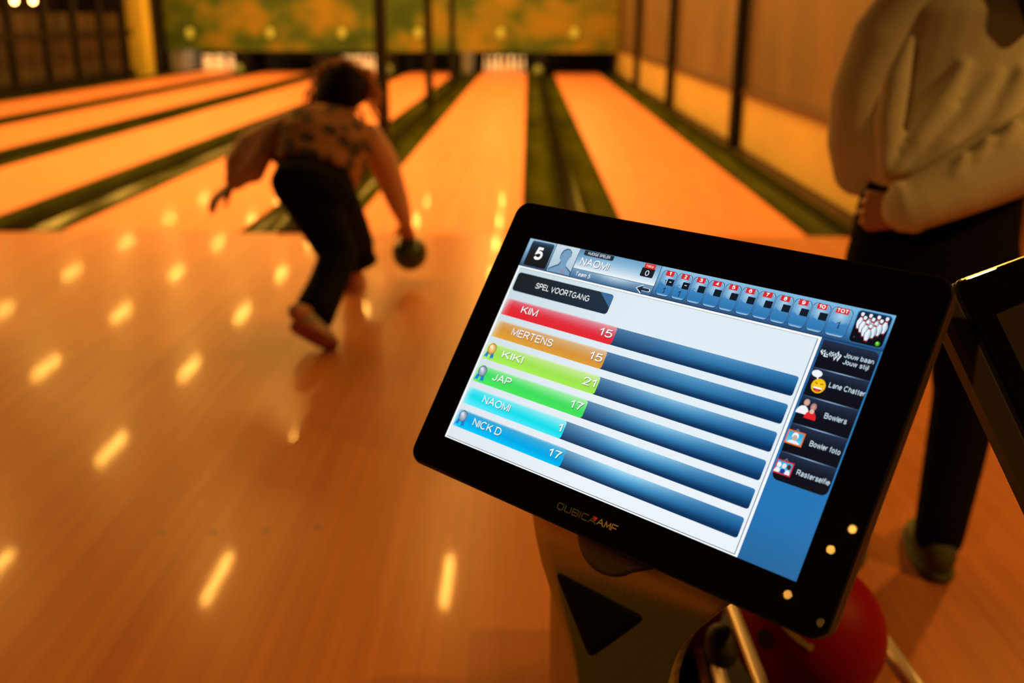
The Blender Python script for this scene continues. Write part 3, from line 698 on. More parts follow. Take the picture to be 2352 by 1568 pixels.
# brand lettering on the glass
M['letter1'] = mat('letter_grey', (.10, .10, .10), .4); M['letter2'] = mat('letter_gold', (.45, .34, .18), .4); M['letter3'] = mat('letter_red', (.75, .05, .04), .4)
# squared, wide letters drawn as strokes
def stroke_letters(name, s, u, v, cap, w, gap, m_):
    S = {'Q': [[(.12, 0), (.88, 0), (1, .15), (1, .8), (.85, 1), (.12, 1), (0, .85), (0, .15), (.12, 0)], [(.45, 1), (.5, 1.2)]],
         'U': [[(0, 0), (0, .85), (.12, 1), (.88, 1), (1, .85), (1, 0)]],
         'B': [[(0, 0), (.85, 0), (1, .12), (1, .38), (.85, .5), (.15, .5)], [(.85, .5), (1, .62), (1, .88), (.85, 1), (0, 1), (0, .3)]],
         'I': [[(0, 0), (0, 1)]], 'C': [[(1, 0), (.12, 0), (0, .15), (0, .85), (.12, 1), (1, 1)]],
         'A': [[(-.08, 1), (.5, 0), (1.08, 1)], [(.2, .68), (.8, .68)]], 'M': [[(0, 1), (.1, 0), (.55, .85), (1, 0), (1.1, 1)]], 'F': [[(0, 1), (0, 0), (1, 0)], [(.1, .55), (.85, .55)]]}
    V = []; F = []; th = 2.6; x = u
    for ch in s:
        ww = 0.5 if ch == 'I' else w
        for pl in S[ch]:
            for a, b_ in zip(pl, pl[1:]):
                sx = 0 if ch == 'I' else ww
                p, r = np.array([x+a[0]*sx, v-cap+a[1]*cap]), np.array([x+b_[0]*sx, v-cap+b_[1]*cap])
                d = (r-p)/np.linalg.norm(r-p); nrm = np.array([-d[1], d[0]])*th/2; p = p-d*th*.4; r = r+d*th*.4
                k = len(V); V += [p-nrm, r-nrm, r+nrm, p+nrm]; F.append((k, k+1, k+2, k+3))
        x += ww+gap
    return mesh_obj(name, [(a*K, -b_*K, 5e-5) for a, b_ in V], F, m_, mon), x
lo, xe = stroke_letters('lettering', 'QUBICA', 411, 629, 13.5, 16.5, 5.6, M['letter1'])
tri = mesh_obj('triangle_mark', [(511*K, -613*K, 5e-5), (525*K, -613*K, 5e-5), (518*K, -627*K, 5e-5)], [(0, 2, 1)], M['letter3'], mon)
stroke_letters('lettering', 'AMF', 529, 626, 13.5, 14, 5.2, M['letter2'])
# second terminal
EX2 = np.array([.743, .669, .013]); EX2 /= np.linalg.norm(EX2)
EY2 = np.array([.37, -.42, -.83]); EY2 -= EX2*EX2.dot(EY2); EY2 /= np.linalg.norm(EY2); EN2 = np.cross(EX2, -EY2)
TL2 = dep(2198, 645, .76)
MO2 = TL2 + EX2*93*K + EY2*101*K
mon2 = terminal(mon_matrix(MO2, EX2, EY2, EN2), 'dark touchscreen cut off by the picture edge, turned away to the right')
o = slab('screen', [(rr_outline(0, 0, 1000, 575, 2, 2), .00002), (rr_outline(0, 0, 1000, 575, 2, 2), .00006)], mat('screen_off', (.02, .014, .010), .25), mon2)

# ------------------------------------------------------------------ stand of the terminal
NH = np.array([MN[0], MN[1], 0]); NH /= np.linalg.norm(NH)
P0 = MO + MX*500*K + MY*640*K - NH*.160
ZC = P0[2] - .135
def s_target(z): 
    q = (z-ZC)/.02
    return .85*.02*math.log1p(math.exp(min(q, 30)))
def on_stand(u, v, off=0.0):
    d = ray(u, v); lo_, hi_ = .3, 3.0
    def g(t):
        P = CP+d*t; return (P-P0).dot(NH) - s_target(P[2]) - off
    for _ in range(60):
        md = (lo_+hi_)/2
        if g(md) > 0: lo_ = md
        else: hi_ = md
    return CP+d*lo_
def interp(tab, y):
    for (y0, x0), (y1, x1) in zip(tab, tab[1:]):
        if y <= y1: return x0+(x1-x0)*(y-y0)/(y1-y0)
    return tab[-1][1]
Ltab = [(1060, 1215), (1150, 1216), (1185, 1222), (1235, 1230), (1290, 1242), (1340, 1258), (1400, 1277), (1460, 1298), (1500, 1309), (1540, 1317), (1568, 1321)]
Rtab = [(1060, 1800), (1260, 1780), (1340, 1730), (1380, 1690), (1400, 1662), (1425, 1630), (1450, 1598), (1475, 1572), (1500, 1556), (1530, 1543), (1568, 1533)]
stand = empty('terminal_stand', (P0[0], P0[1], 0), 'olive-grey metal terminal stand with a black triangle inset, under the lit touchscreen', 'stand')
sv = []; NC = 16
for i in range(31):
    for k in range(NC+1):
        x = 1300+300*k/NC
        for _ in range(12):
            yt = 1060+(x-950)*.4387-14; y = yt+(1568-yt)*i/30
            a, b_ = interp(Ltab, y), interp(Rtab, y); x = .5*x+.5*(a+(b_-a)*k/NC)
        sv.append(on_stand(x, y))
dn0 = [sv[-(NC+1)+k] for k in range(NC+1)]
cmid = sum(dn0)/len(dn0)
for zz, sp in ((.45, .98), (.25, 1.0), (.08, 1.15), (.012, 1.5)):
    for p in dn0: sv.append(np.array([cmid[0]+(p[0]-cmid[0])*sp, cmid[1]+(p[1]-cmid[1])*sp, zz+(p[2]-cmid[2])*.0]))
nr = len(sv)//(NC+1)
sf = [(i*(NC+1)+k, i*(NC+1)+k+1, (i+1)*(NC+1)+k+1, (i+1)*(NC+1)+k) for i in range(nr-1) for k in range(NC)]
sl = np.array(stand.location)
def stand_mesh(name, verts, faces, m_, thick, bev=.0015):
    o = mesh_obj(name, [np.asarray(p)-sl for p in verts], faces, m_, stand, True)
    n0 = o.data.polygons[0].normal
    if np.array(n0).dot(NH) < 0:
        o.data.flip_normals()
    q = o.modifiers.new('solid', 'SOLIDIFY'); q.thickness = thick; q.offset = -1
    if bev:
        w = o.modifiers.new('bev', 'BEVEL'); w.width = bev; w.segments = 2; w.limit_method = 'ANGLE'; w.angle_limit = math.radians(50)
    return o
stand_mesh('face_plate', sv, sf, M['stand'], .022)
def round_poly(P, r=.16, n=5):
    out = []
    for i in range(len(P)):
        a, b_, c_ = map(np.array, (P[i-1], P[i], P[(i+1) % len(P)]))
        p, q = b_+(a-b_)/np.linalg.norm(a-b_)*r, b_+(c_-b_)/np.linalg.norm(c_-b_)*r
        for k in range(n+1):
            t_ = k/n; out.append((1-t_)**2*p+2*t_*(1-t_)*b_+t_*t_*q)
    return out
def plate_patch(name, P, off, m_, thick):
    c_ = sum(np.array(p) for p in P)/len(P)
    rings = [P]+[[c_+(np.array(p)-c_)*s_ for p in P] for s_ in (.66, .33)]
    V = [on_stand(p[0], p[1], off) for R_ in rings for p in R_]+[on_stand(c_[0], c_[1], off)]
    n = len(P); F = [(i*n+k, i*n+(k+1) % n, (i+1)*n+(k+1) % n, (i+1)*n+k) for i in range(2) for k in range(n)]+[(2*n+k, 2*n+(k+1) % n, 3*n) for k in range(n)]
    return stand_mesh(name, V, F, m_, thick, 0)
plate_patch('triangle_inset', round_poly([(1274, 1312), (1482, 1420), (1354, 1512)], 20), .0012, M['inset'], .0025)
hc = [(1326, 1222)]+[(1415+88*math.cos(math.radians(a)), 1228+97*math.sin(math.radians(a))) for a in range(172, 58, -12)]+[(1506, 1306), (1500, 1302), (1410, 1262)]
plate_patch('hinge_cover', hc, .0008, M['standdark'], .002)
# brown post behind the plate
pl_, pr_ = dep(1266, 1480, 1.14), dep(1455, 1480, 1.14)
cx_, cy_ = (pl_[0]+pr_[0])/2, (pl_[1]+pr_[1])/2
hw = (pr_[0]-pl_[0])/2
po = MB().box(cx_-hw-sl[0], cx_+hw-sl[0], cy_-.0-sl[1], cy_+.09-sl[1], .012, .66).build('post', M['post'], stand); bevel(po, .008)
# neck from plate to the monitor back
nk = MO+MX*500*K+MY*300*K-MN*.055
MB().tube([nk-sl-MN*.045, P0-NH*.06-sl+np.array([0, 0, -.06])], [.045, .045], 16).build('neck', M['standdark'], stand, True)
MB().box(-.13, .13, -.10, .16, 0, .012).build('base_plate', M['standdark'], stand)
# stand of the second terminal, outside the picture
n2 = MO2+EX2*500*K+EY2*300*K-EN2*.088
s2 = empty('terminal_stand', (n2[0]+.16, n2[1]+.02, 0), 'plain dark terminal stand under the second touchscreen at the picture edge', 'stand')
MB().tube([(0, 0, .05), (0, 0, .72), (-.05, 0, n2[2]-.05), (-.13, 0, n2[2])], [.04, .04, .035, .035], 16).build('post', M['standdark'], s2, True)
MB().box(-.12, .12, -.12, .12, 0, .012).build('base_plate', M['standdark'], s2)

# ------------------------------------------------------------------ ball return rack and balls
R = .108
B1 = dep(1858, 1452, 1.45)
B2 = dep(1512, 1352, 1.60)
zt_ = B1[2]-R
rk = empty('ball_rack', (.45, 1.3, 0), 'chrome-railed ball rack behind the lit touchscreen', 'ball rack')
def rl(p): return np.asarray(p)-np.array([.45, 1.3, 0])
def rail(px, py, pz, r=.013, name='rail'):
    return MB().tube([rl(p) for p in (px, py)], r, 14).build(name, M['chrome'], rk, True)
ra, rb = onz(2018, 1462, .33), onz(2095, 1568, .33); d = (rb-ra)/np.linalg.norm(rb-ra)
rail(ra-d*.18, rb+d*.25, 0, .0145)
ra, rb = onz(1682, 1397, .475), onz(1748, 1568, .475); d = (rb-ra)/np.linalg.norm(rb-ra)
rail(ra-d*.2, rb+d*.2, 0, .0085)
pz = ra-d*.19; MB().box(pz[0]-.008-.45, pz[0]+.008-.45, pz[1]-.008-1.3, pz[1]+.008-1.3, zt_-.002, .475).build('rail_post', M['chrome'], rk)
ra, rb = onz(1648, 1535, .36), onz(1668, 1600, .36)
rail(ra, rb+(rb-ra)*1.5, 0, .0105)
ca = dep(1655, 1482, 1.33)
MB().tube([rl(ca+np.array([0, .005, .008])), rl(ca+np.array([0.002, -.005, -.008]))], [.020, .021], 16).build('end_cap', M['tray'], rk, True)
ra, rb = onz(1602, 1490, .31), onz(1630, 1600, .31)
rail(ra, rb, 0, .006)
zt = B1[2]-R
MB().box(B1[0]-.245-.45, B1[0]+.085-.45, B1[1]-.22-1.3, B1[1]+.44-1.3, zt-.03, zt).build('tray', M['tray'], rk)
for x_ in (B1[0]-.225, B1[0]+.05):
    for y_ in (B1[1]-.18, B1[1]+.36):
        MB().box(x_-.015-.45, x_+.015-.45, y_-.015-1.3, y_+.015-1.3, 0, zt-.03).build('leg', M['standdark'], rk)
def ball(c_, m_, label, holes, scuff=None, r=R):
    t_ = empty('bowling_ball', tuple(c_), label, 'ball')
    MB().sphere((0, 0, 0), r, 48).build('shell', m_, t_, True)
    for hx in holes:
        n_ = np.asarray(hx, float); n_ /= np.linalg.norm(n_)
        a = np.cross(n_, [0, 0, 1.0]); a /= np.linalg.norm(a); b_ = np.cross(n_, a); rh = .0135
        MB().loft([(n_*(r*math.sqrt(1-(rh/r)**2)-.004), a*rh, b_*rh), (n_*(r+.0003), a*rh, b_*rh), (n_*(r+.0003), a*rh*.98, b_*rh*.98)], 18).build('finger_hole', M['hole'], t_)
    if scuff:
        V = []; F = []
        for pts in scuff:
            F.append(tuple(range(len(V), len(V)+4))); V += [np.asarray(p)/np.linalg.norm(p)*(r+.0009) for p in pts]
        mesh_obj('scuff_mark', V, F, M['scuff'], t_)
    return t_
def onball(u, v, c_, r=R):
    d = ray(u, v); d = d/np.linalg.norm(d); oc = CP-c_; bq_ = d.dot(oc); t_ = -bq_-math.sqrt(max(0, bq_*bq_-oc.dot(oc)+r*r)); return CP+d*t_-c_
sc1 = []
path = [(1798, 1436, 4), (1812, 1447, 7), (1828, 1461, 8), (1844, 1475, 7), (1854, 1482, 5), (1860, 1485, 9), (1868, 1488, 7)]
for (u0, v0, w0), (u1, v1, w1) in zip(path, path[1:]):
    d = np.array([u1-u0, v1-v0], float); d /= np.linalg.norm(d); q = np.array([-d[1], d[0]])
    sc1.append([onball(*p, B1) for p in ((u0+q[0]*w0, v0+q[1]*w0), (u1+q[0]*w1, v1+q[1]*w1), (u1-q[0]*w1, v1-q[1]*w1), (u0-q[0]*w0, v0-q[1]*w0))])
ball(B1, M['ballred'], 'red bowling ball with yellow scuff and finger hole, on the rack under the touchscreen', [onball(1757, 1468, B1)], sc1)
MB().box(B2[0]-.06-.45, B2[0]+.06-.45, B2[1]-.06-1.3, B2[1]+.06-1.3, zt-.002, B2[2]-R).build('riser', M['tray'], rk)
ball(B2, M['ballred'], 'dark red bowling ball on the rack, partly hidden behind the stand', [])

# ------------------------------------------------------------------ people
X_, Y_, Z_ = np.eye(3)
def unit(v): v = np.asarray(v, float); return v/np.linalg.norm(v)
def add_head(mb, c, fwd, up, s=1.0):
    """skull, jaw, nose, lips, brow and ears about the head centre"""
    f, u = unit(fwd), unit(up); f = unit(f-u*f.dot(u)); r = np.cross(f, u); c = np.asarray(c, float)
    prof = [(-.118, .028, .030, .030), (-.105, .045, .045, .022), (-.075, .058, .066, .012), (-.03, .066, .080, .004), (.02, .073, .092, -.004), (.06, .072, .092, -.010), (.09, .058, .075, -.012), (.108, .035, .045, -.012), (.115, .012, .016, -.012)]
    mb.loft([(c+u*z*s+f*o*s, r*a*s, f*b_*s) for z, a, b_, o in prof], 22)
    mb.tube([c+f*.090*s+u*.012*s, c+f*.106*s-u*.022*s], [.008*s, .013*s], 10)
    mb.tube([c+f*.078*s-u*.060*s-r*.018*s, c+f*.085*s-u*.058*s, c+f*.078*s-u*.060*s+r*.018*s], [.006*s, .009*s, .006*s], 8)
    mb.tube([c+f*.078*s+u*.030*s-r*.045*s, c+f*.088*s+u*.032*s, c+f*.078*s+u*.030*s+r*.045*s], [.006*s, .008*s, .006*s], 8)
    for k in (-1, 1):
        mb.loft([(c+r*k*.066*s-f*.012*s, f*.016*s, u*.030*s), (c+r*k*.080*s-f*.018*s, f*.018*s, u*.033*s)], 12)
    return f, u, r
def add_eyes(parent, c, f, u, r, s=1.0):
    for k in (-1, 1):
        p = np.asarray(c)+f*.080*s+u*.008*s+r*k*.031*s
        e = MB().sphere(p, .0115*s, 14).build('eye', M['pin'], parent, True)
        MB().sphere(p+f*.0065*s, .0062*s, 10).build('iris', M['hole'], e, True)
def add_hand(mb, wrist, fdir, pal, s=1.0, curl=(25, 35, 25), spread=6, side=1, thumb=35):
    """palm and five bent fingers; pal is the way the palm faces, side=1 puts the thumb towards fdir x pal"""
    f = unit(fdir); p = unit(np.asarray(pal)-f*f.dot(pal)); t = np.cross(f, p)*side; w = np.asarray(wrist, float)
    mb.loft([(w-f*.03*s, t*.026*s, p*.020*s), (w+f*.012*s, t*.028*s, p*.017*s), (w+f*.045*s, t*.038*s, p*.0155*s), (w+f*.078*s, t*.041*s, p*.013*s), (w+f*.090*s, t*.036*s, p*.009*s)], 16)
    for k, (o, L, rr) in enumerate(((.031, .070, .0085), (.0105, .079, .0088), (-.0105, .073, .0084), (-.031, .058, .0075))):
        b = w+f*.082*s+t*o*s; ang = 0; d0 = unit(f+t*math.tan(math.radians(spread*(1.5-k)*.66))); pts = [b-f*.02*s, b]
        for sg, cu in zip((.45, .31, .24), curl):
            ang += math.radians(cu); b = b+(d0*math.cos(ang)+p*math.sin(ang))*L*sg*s; pts.append(b)
        mb.tube(pts, [rr*1.1*s, rr*1.08*s, rr*s, rr*.92*s, rr*.8*s], 10)
    b = w+f*.025*s+t*.024*s; a = math.radians(thumb); d = unit(f*math.cos(a)+t*math.sin(a)+p*.25)
    e = unit(d+f*.35+p*.2)
    mb.tube([b-d*.01*s, b+d*.034*s, b+d*.034*s+e*.028*s, b+d*.034*s+e*.050*s], [.0135*s, .0115*s, .0098*s, .0085*s], 10)
def shoe(parent, heel, toe, h=.075, w=.043, m_up=None, m_sole=None, up=(0, 0, 1)):
    """sole and upper between heel and toe points on the sole's underside"""
    h0, t0 = np.asarray(heel, float), np.asarray(toe, float); f = unit(t0-h0); u = unit(np.asarray(up)-f*f.dot(up)); r = np.cross(f, u); L = np.linalg.norm(t0-h0)
    so = MB(); n = 14
    def hw_(q): return w*(.72+.35*math.sin(math.pi*min(1, q*.9+.05))**1.0)*(1 if .06 < q < .9 else (.72 if q <= .06 else .62))
    rings = []
    for q in (0, .04, .12, .3, .5, .7, .85, .95, 1.0):
        rings.append((h0+f*L*q+u*.012, r*hw_(q)*(1 if q not in (0, 1.0) else .6), u*.012))
    so.loft(rings, n, power=4); s1 = so.build('sole', m_sole or M['sole'], parent, True)
    up_ = MB(); hs = ((.02, .9), (.10, 1.0), (.28, 1.0), (.42, .80), (.6, .58), (.78, .45), (.92, .36), (.985, .22))
    up_.loft([(h0+f*L*q+u*(.020+h*k/2), r*hw_(q)*.92, u*h*k/2) for q, k in hs], 16, power=2.6)
    return up_.build('shoe', m_up or M['shoe'], parent, True)

# --- the bowler, seen from behind, bent low over the ball
bw = empty('person', (-.80, 4.15, 0), 'person bending low to bowl, patterned brown vest, black trousers, curly dark red-brown hair', 'person')
O = np.array(bw.location)
def q3(u, v, y): return ony(u, v, y)-O
hipL, hipR = q3(706, 455, 4.10), q3(766, 460, 4.16)
kneR, ankR = q3(778, 590, 4.00), q3(722, 728, 3.74)          # trailing leg
kneF, ankF = q3(818, 560, 4.52), q3(806, 648, 4.58)          # leading leg
wst, mid_, shc, nck = q3(728, 400, 4.14), q3(748, 338, 4.28), q3(768, 285, 4.42), q3(785, 262, 4.50)
shL, shR = q3(680, 282, 4.36), q3(858, 318, 4.46)
elL, wrL = q3(580, 345, 4.22), q3(536, 422, 4.10)
elR, wrR = q3(893, 405, 4.60), q3(931, 508, 4.72)
hd = q3(792, 222, 4.60)
ax = unit(shc-wst); bx = unit(np.cross(ax, X_)); tl = unit(shR-shL)
toeT = np.array([-.735, 3.66, .0])-O; heelT = q3(668, 748, 3.60)
toeF = np.array([ankF[0]+.02, ankF[1]+.17, 0.0]); heelF = np.array([ankF[0], ankF[1]-.06, 0.0])
bd = MB()
bd.loft([(wst-ax*.10, tl*.13, bx*.10), (wst, tl*.125, bx*.09), (mid_, tl*.15, bx*.095), (shc-ax*.02, tl*.155, bx*.08), (shc+ax*.04, tl*.07, bx*.06)], 22)
bd.tube([shc, nck, hd-ax*.03], [.055, .048, .05], 14)
bd.tube([hipL, kneR, ankR, heelT+Z_*.05+np.array([.02, .02, 0])], [.085, .06, .045, .035], 14); bd.tube([hipR, kneF, ankF], [.085, .06, .045], 14)
bd.tube([ankR, (heelT+toeT)/2+Z_*.035, toeT+Z_*.03-unit(toeT-heelT)*.03], [.036, .030, .022], 12)
bd.tube([ankF, heelF+Z_*.04+np.array([0, .03, 0]), toeF+Z_*.03-Y_*.03], [.038, .034, .022], 12)
bd.tube([shL, elL, wrL], [.048, .036, .026], 14); bd.tube([shR, elR, wrR], [.048, .036, .026], 14)
fw = unit(np.array([.15, .75, -.65])); upv = unit(np.array([.1, .62, .75]))
hf, hu, hr = add_head(bd, hd, fw, upv, .98)
add_hand(bd, wrL, q3(492, 458, 4.06)-wrL, np.array([.25, .3, -1]), .98, (12, 16, 12), 11, 1, 40)
bc = q3(941, 581, 4.78); BR = .0865
add_hand(bd, wrR, bc+np.array([.0, -.035, .06])-wrR, bc-wrR+np.array([0, .12, .0]), .95, (22, 40, 40), 8, -1, 40)
bd.fused('body', M['skin'], bw, .006, 3)
add_eyes(bw, hd, hf, hu, hr)
tr = MB()
tr.loft([(wst-ax*.005+ax*.03, tl*.155, bx*.105), (wst-ax*.04, tl*.162, bx*.118), (wst-ax*.11, tl*.165, bx*.125), (wst-ax*.17, tl*.13, bx*.105)], 24)
tr.tube([hipL, (hipL+kneR)/2+np.array([.01, 0, 0]), kneR, kneR*.5+ankR*.5, ankR+Z_*.015], [.108, .098, .086, .078, .084], 18)
tr.tube([hipR, (hipR+kneF)/2, kneF], [.105, .098, .084], 18)
tr.tube([kneF, kneF*.7+ankF*.3+np.array([.008, 0, 0]), kneF*.5+ankF*.5+np.array([.022, 0, 0])], [.080, .086, .100], 18, caps=False)
tr.fused('trousers', M['trousers'], bw, .010, 5)
ve = MB()
ve.loft([(wst-ax*.02, tl*.165, bx*.122), (wst+ax*.05, tl*.172, bx*.122), (mid_, tl*.192, bx*.125), (shc-ax*.04, tl*.19, bx*.11), (shc+ax*.02, tl*.13, bx*.085), (shc+ax*.05, tl*.075, bx*.07)], 26, power=2.5)
ve.fused('vest', M['vest'], bw, .010, 3)
ut = MB(); ut.tube([q3(672, 318, 4.27), q3(648, 346, 4.24), q3(634, 366, 4.22)], [.03, .034, .022], 14); ut.fused('black_side_piece', M['blackside'], bw, .009, 3)  # black piece below the left arm
sl_ = MB()
sl_.tube([shL+tl*.02, (shL+elL)/2, elL, elL*.45+wrL*.55, wrL*.88+elL*.12], [.070, .078, .082, .078, .046], 18)
sl_.tube([q3(588, 360, 4.2), q3(585, 398, 4.17)], [.07, .042], 14)
sl_.fused('left_sleeve', M['sleeve'], bw, .010, 4)
sr_ = MB(); sr_.tube([shR-tl*.02, (shR+elR)/2, elR, elR*.4+wrR*.6, wrR], [.066, .068, .064, .052, .036], 18)
sr_.fused('right_sleeve', M['sleeve'], bw, .010, 4)
shoe(bw, heelT, toeT, .07, .045, M['shoepale'], M['sole'], up=np.array([.2, .85, .5]))
shoe(bw, heelF, toeF, .07, .045, M['sole'], M['sole'])
ha = MB()
hc_ = hd+hu*.01-hf*.03
ha.loft([(hc_+hu*z-hf*o, hr*a, hf*b_) for z, a, b_, o in ((-.13, .05, .03, .05), (-.10, .095, .06, .045), (-.04, .118, .095, .02), (.03, .118, .112, .0), (.08, .10, .098, -.005), (.115, .06, .06, -.01), (.13, .015, .015, -.01))], 22)
hair = ha.fused('hair', M['hair'], bw, .010, 2)
cu = MB()
for k in range(560):
    a = rng.uniform(0, 2*math.pi); z = rng.uniform(-.75, 1); rr = math.sqrt(1-z*z)
    n_ = hr*rr*math.cos(a)+hf*(rr*math.sin(a)) + hu*z
    if n_.dot(hf) > .55 and n_.dot(hu) < .5: continue
    if n_[1] < -.25: continue  # rim-light strands left off the camera side, which stays dark
    p = hc_+n_*np.array([.105]); ph = rng.uniform(0, 6.28); t1 = unit(np.cross(n_, rng.normal(size=3))); t2 = np.cross(n_, t1)
    Lc = rng.uniform(.07, .125); pts = []
    for i in range(8):
        q = i/7; pts.append(p+n_*Lc*q*(1-.35*q)-Z_*.06*q*q*(.6+.4*(1-z))+(t1*math.cos(ph+q*7)+t2*math.sin(ph+q*7))*.013*(.3+q))
    cu.tube(pts, [.0042]*6+[.0034, .002], 5, caps=False)
cu.build('curls', M['hairrim'], hair, True)
tag(hair, 'dark crown of the hair'); 
gb = empty('bowling_ball', tuple(bc+O), 'dark green bowling ball under the bowler arm on the middle lane approach', 'ball')
MB().sphere((0, 0, 0), BR, 40).build('shell', M['balldark'], gb, True)
for dx, dy in ((-.012, .0), (.012, .0), (0, -.028)):
    n_ = unit((dx/BR, -.55+dy/BR, .8)); a = unit(np.cross(n_, X_)); b_ = np.cross(n_, a); rh = .0115
    MB().loft([(n_*(BR*math.sqrt(1-(rh/BR)**2)-.004), a*rh, b_*rh), (n_*(BR+.0003), a*rh, b_*rh), (n_*(BR+.0003), a*rh*.98, b_*rh*.98)], 16).build('finger_hole', M['hole'], gb)

# --- the standing person at the right, seen from behind, one arm across the back
wo = empty('person', (.90, 2.10, 0), 'standing person in cream knit sweater and black trousers, right arm bent behind the back', 'person')
O2 = np.array(wo.location)
def w3(x, y, z): return np.array([x, y, z])-O2
def wp(u, v, y): return ony(u, v, y)-O2
bd = MB()
def ring(x, y, z, a, b_, tw=0): c_, s_ = math.cos(tw), math.sin(tw); return (w3(x, y, z), np.array([a*c_, a*s_, 0]), np.array([-b_*s_, b_*c_, 0]))
bd.loft([ring(.875, 2.1, .70, .15, .09), ring(.875, 2.1, .80, .155, .10), ring(.89, 2.1, .95, .125, .085), ring(.92, 2.1, 1.15, .15, .095), ring(.93, 2.11, 1.28, .16, .08), ring(.93, 2.12, 1.335, .07, .055)], 22)
hd2 = w3(.945, 2.17, 1.50)
bd.tube([w3(.93, 2.11, 1.30), w3(.935, 2.13, 1.38), hd2+np.array([0, -.01, -.05])], [.06, .05, .055], 14)
bd.tube([w3(.955, 2.1, .74), w3(.985, 2.1, .43), w3(.965, 2.085, .10), w3(.965, 2.085, .05)], [.082, .054, .04, .038], 14)
bd.tube([w3(.79, 2.1, .74), w3(.775, 2.12, .43), w3(.78, 2.16, .10), w3(.78, 2.16, .05)], [.082, .054, .04, .038], 14)
bd.tube([w3(.965, 2.07, .05), w3(.985, 2.20, .035)], [.034, .024], 12); bd.tube([w3(.78, 2.14, .05), w3(.765, 2.27, .035)], [.034, .024], 12)
shl, ell, wrl = w3(.765, 2.11, 1.285), w3(.70, 2.14, .985), w3(.80, 2.36, .96)
shr, elr = w3(1.095, 2.10, 1.285), wp(2440, 300, 1.97)
wrr = wp(2104, 478, 1.945)
bd.tube([shl, ell, wrl], [.046, .036, .026], 14); bd.tube([shr, elr, wrr], [.046, .036, .027], 14)
hf, hu, hr = add_head(bd, hd2, (.05, 1, -.08), (0, .05, 1), .97)
add_hand(bd, wrl, (.8, .6, .05), (-.2, .2, -1), .95, (15, 20, 15), 5, 1, 30)
add_hand(bd, wrr+np.array([.012, 0, 0]), np.array([-1, .12, -.05]), np.array([.2, 1, -.02]), .92, (28, 48, 42), 3, 1, 18)
bd.fused('body', M['skin'], wo, .0055, 3)
add_eyes(wo, hd2, hf, hu, hr, .97)
tr = MB()
tr.loft([ring(.872, 2.1, .945, .150, .108), ring(.872, 2.1, .915, .160, .112), ring(.870, 2.1, .87, .168, .116), ring(.868, 2.1, .80, .174, .122), ring(.868, 2.1, .73, .178, .120), ring(.868, 2.1, .66, .165, .10)], 26)
tr.tube([w3(.955, 2.1, .74), w3(.972, 2.1, .58), w3(.988, 2.1, .43), w3(.978, 2.095, .25), w3(.966, 2.085, .085)], [.098, .085, .072, .064, .056], 18)
tr.tube([w3(.785, 2.1, .74), w3(.78, 2.11, .58), w3(.775, 2.12, .43), w3(.778, 2.14, .25), w3(.78, 2.16, .085)], [.098, .085, .072, .064, .056], 18)
tr.fused('trousers', M['trousers'], wo, .009, 5)
sw = MB()
sw.loft([ring(.882, 2.1, .904, .164, .120), ring(.882, 2.1, .922, .176, .132), ring(.885, 2.1, .97, .190, .142), ring(.895, 2.1, 1.07, .192, .142), ring(.91, 2.1, 1.17, .190, .132), ring(.92, 2.1, 1.25, .186, .118), ring(.927, 2.11, 1.31, .150, .095), ring(.93, 2.12, 1.345, .085, .075), ring(.932, 2.125, 1.375, .066, .062)], 30)
# folds falling across the back
def fold(px, y, r0): sw.tube([wp(u, v, y) for u, v in px], r0, 12)
fold([(2290, 170), (2235, 260), (2170, 330), (2105, 395)], 1.968, [.012, .032, .034, .018])
fold([(2215, 150), (2165, 240), (2110, 320), (2060, 390)], 1.972, [.010, .024, .026, .014])
fold([(2090, 90), (2060, 180), (2042, 280), (2035, 380)], 1.980, [.010, .026, .028, .016])
fold([(2350, 170), (2300, 270), (2230, 345), (2170, 395)], 1.958, [.016, .036, .034, .014])
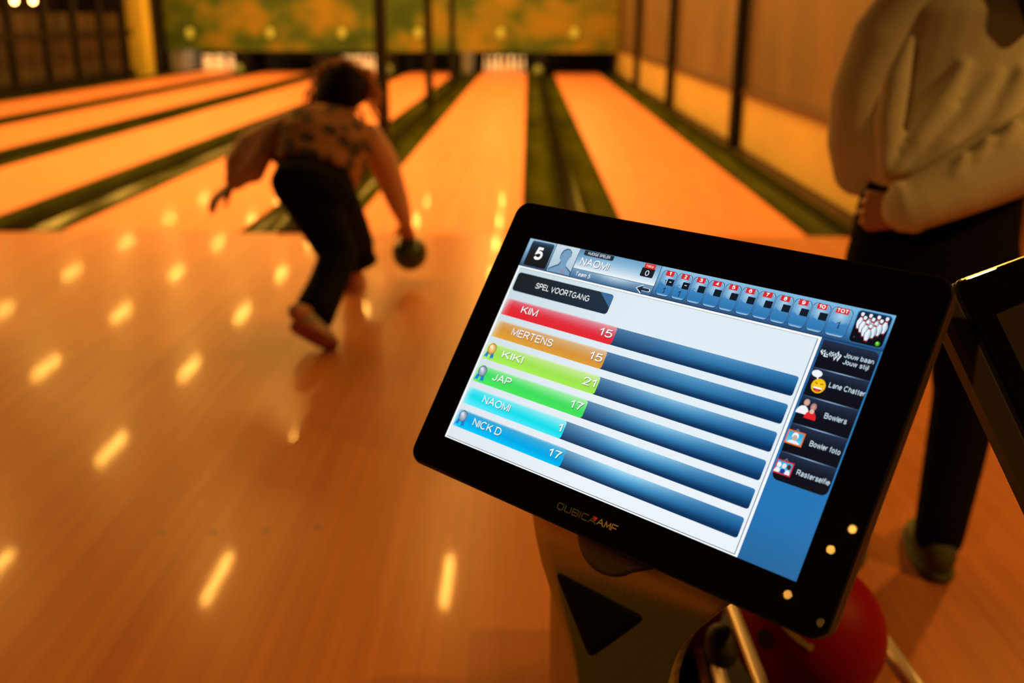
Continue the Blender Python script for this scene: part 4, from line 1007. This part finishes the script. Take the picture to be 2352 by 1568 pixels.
# hem band
sw.loft([ring(.882, 2.1, .900, .160, .118), ring(.882, 2.1, .907, .169, .127), ring(.882, 2.1, .930, .169, .127), ring(.882, 2.1, .935, .158, .116)], 30)
sw.fused('sweater', M['sweater'], wo, .0075, 3)
sv_ = MB()
sv_.tube([shl+np.array([.02, 0, .0]), w3(.722, 2.115, 1.19), w3(.697, 2.125, 1.08), w3(.697, 2.13, .985), w3(.706, 2.125, .928), w3(.74, 2.24, .945), w3(.785, 2.33, .96)], [.068, .070, .070, .066, .058, .056, .044], 18)
sv_.fused('left_sleeve', M['sweater'], wo, .0075, 3)
sv_ = MB()
el_ = wp(2435, 305, 1.96)
sv_.tube([shr-np.array([.02, 0, 0]), (shr+el_)/2+np.array([.02, -.01, 0]), el_, wp(2305, 368, 1.93), wp(2195, 424, 1.925), wp(2115, 464, 1.925), wp(2085, 476, 1.93)], [.068, .072, .084, .078, .065, .053, .050], 18)
for px in ([(2330, 285), (2300, 330), (2290, 385)], [(2270, 325), (2245, 365), (2240, 420)], [(2215, 365), (2195, 400), (2195, 440)]):
    sv_.tube([wp(u, v, 1.885) for u, v in px], [.012, .018, .012], 8)
c0, c1 = wp(2098, 468, 1.93), wp(2070, 481, 1.932)
d = unit(c1-c0); a = unit(np.cross(d, Y_)); b_ = np.cross(d, a)
sv_.loft([(c0, a*.050, b_*.046), (c0+d*.01, a*.056, b_*.052), (c1, a*.054, b_*.050), (c1+d*.004, a*.048, b_*.044)], 18)
sv_.fused('right_sleeve', M['sweater'], wo, .0065, 3)
shoe(wo, w3(.955, 2.015, 0), w3(.985, 2.265, 0), .075, .045, M['shoe'], M['shoe'])
shoe(wo, w3(.785, 2.085, 0), w3(.755, 2.335, 0), .075, .045, M['shoe'], M['shoe'])
ha = MB()
ha.loft([(hd2+hu*z+hf*o, hr*a, hf*b_) for z, a, b_, o in ((-.06, .085, .06, -.05), (0, .09, .085, -.025), (.05, .09, .10, -.015), (.09, .075, .085, -.015), (.122, .04, .05, -.015), (.132, .01, .01, -.015))], 22)
ha.tube([hd2+np.array([.005, -.085, .02]), w3(.96, 2.03, 1.40), w3(.955, 1.985, 1.31), w3(.945, 1.955, 1.25), w3(.935, 1.95, 1.22)], [.075, .06, .05, .035, .015], 16)
ha.fused('hair', M['hairdark'], wo, .009, 4)
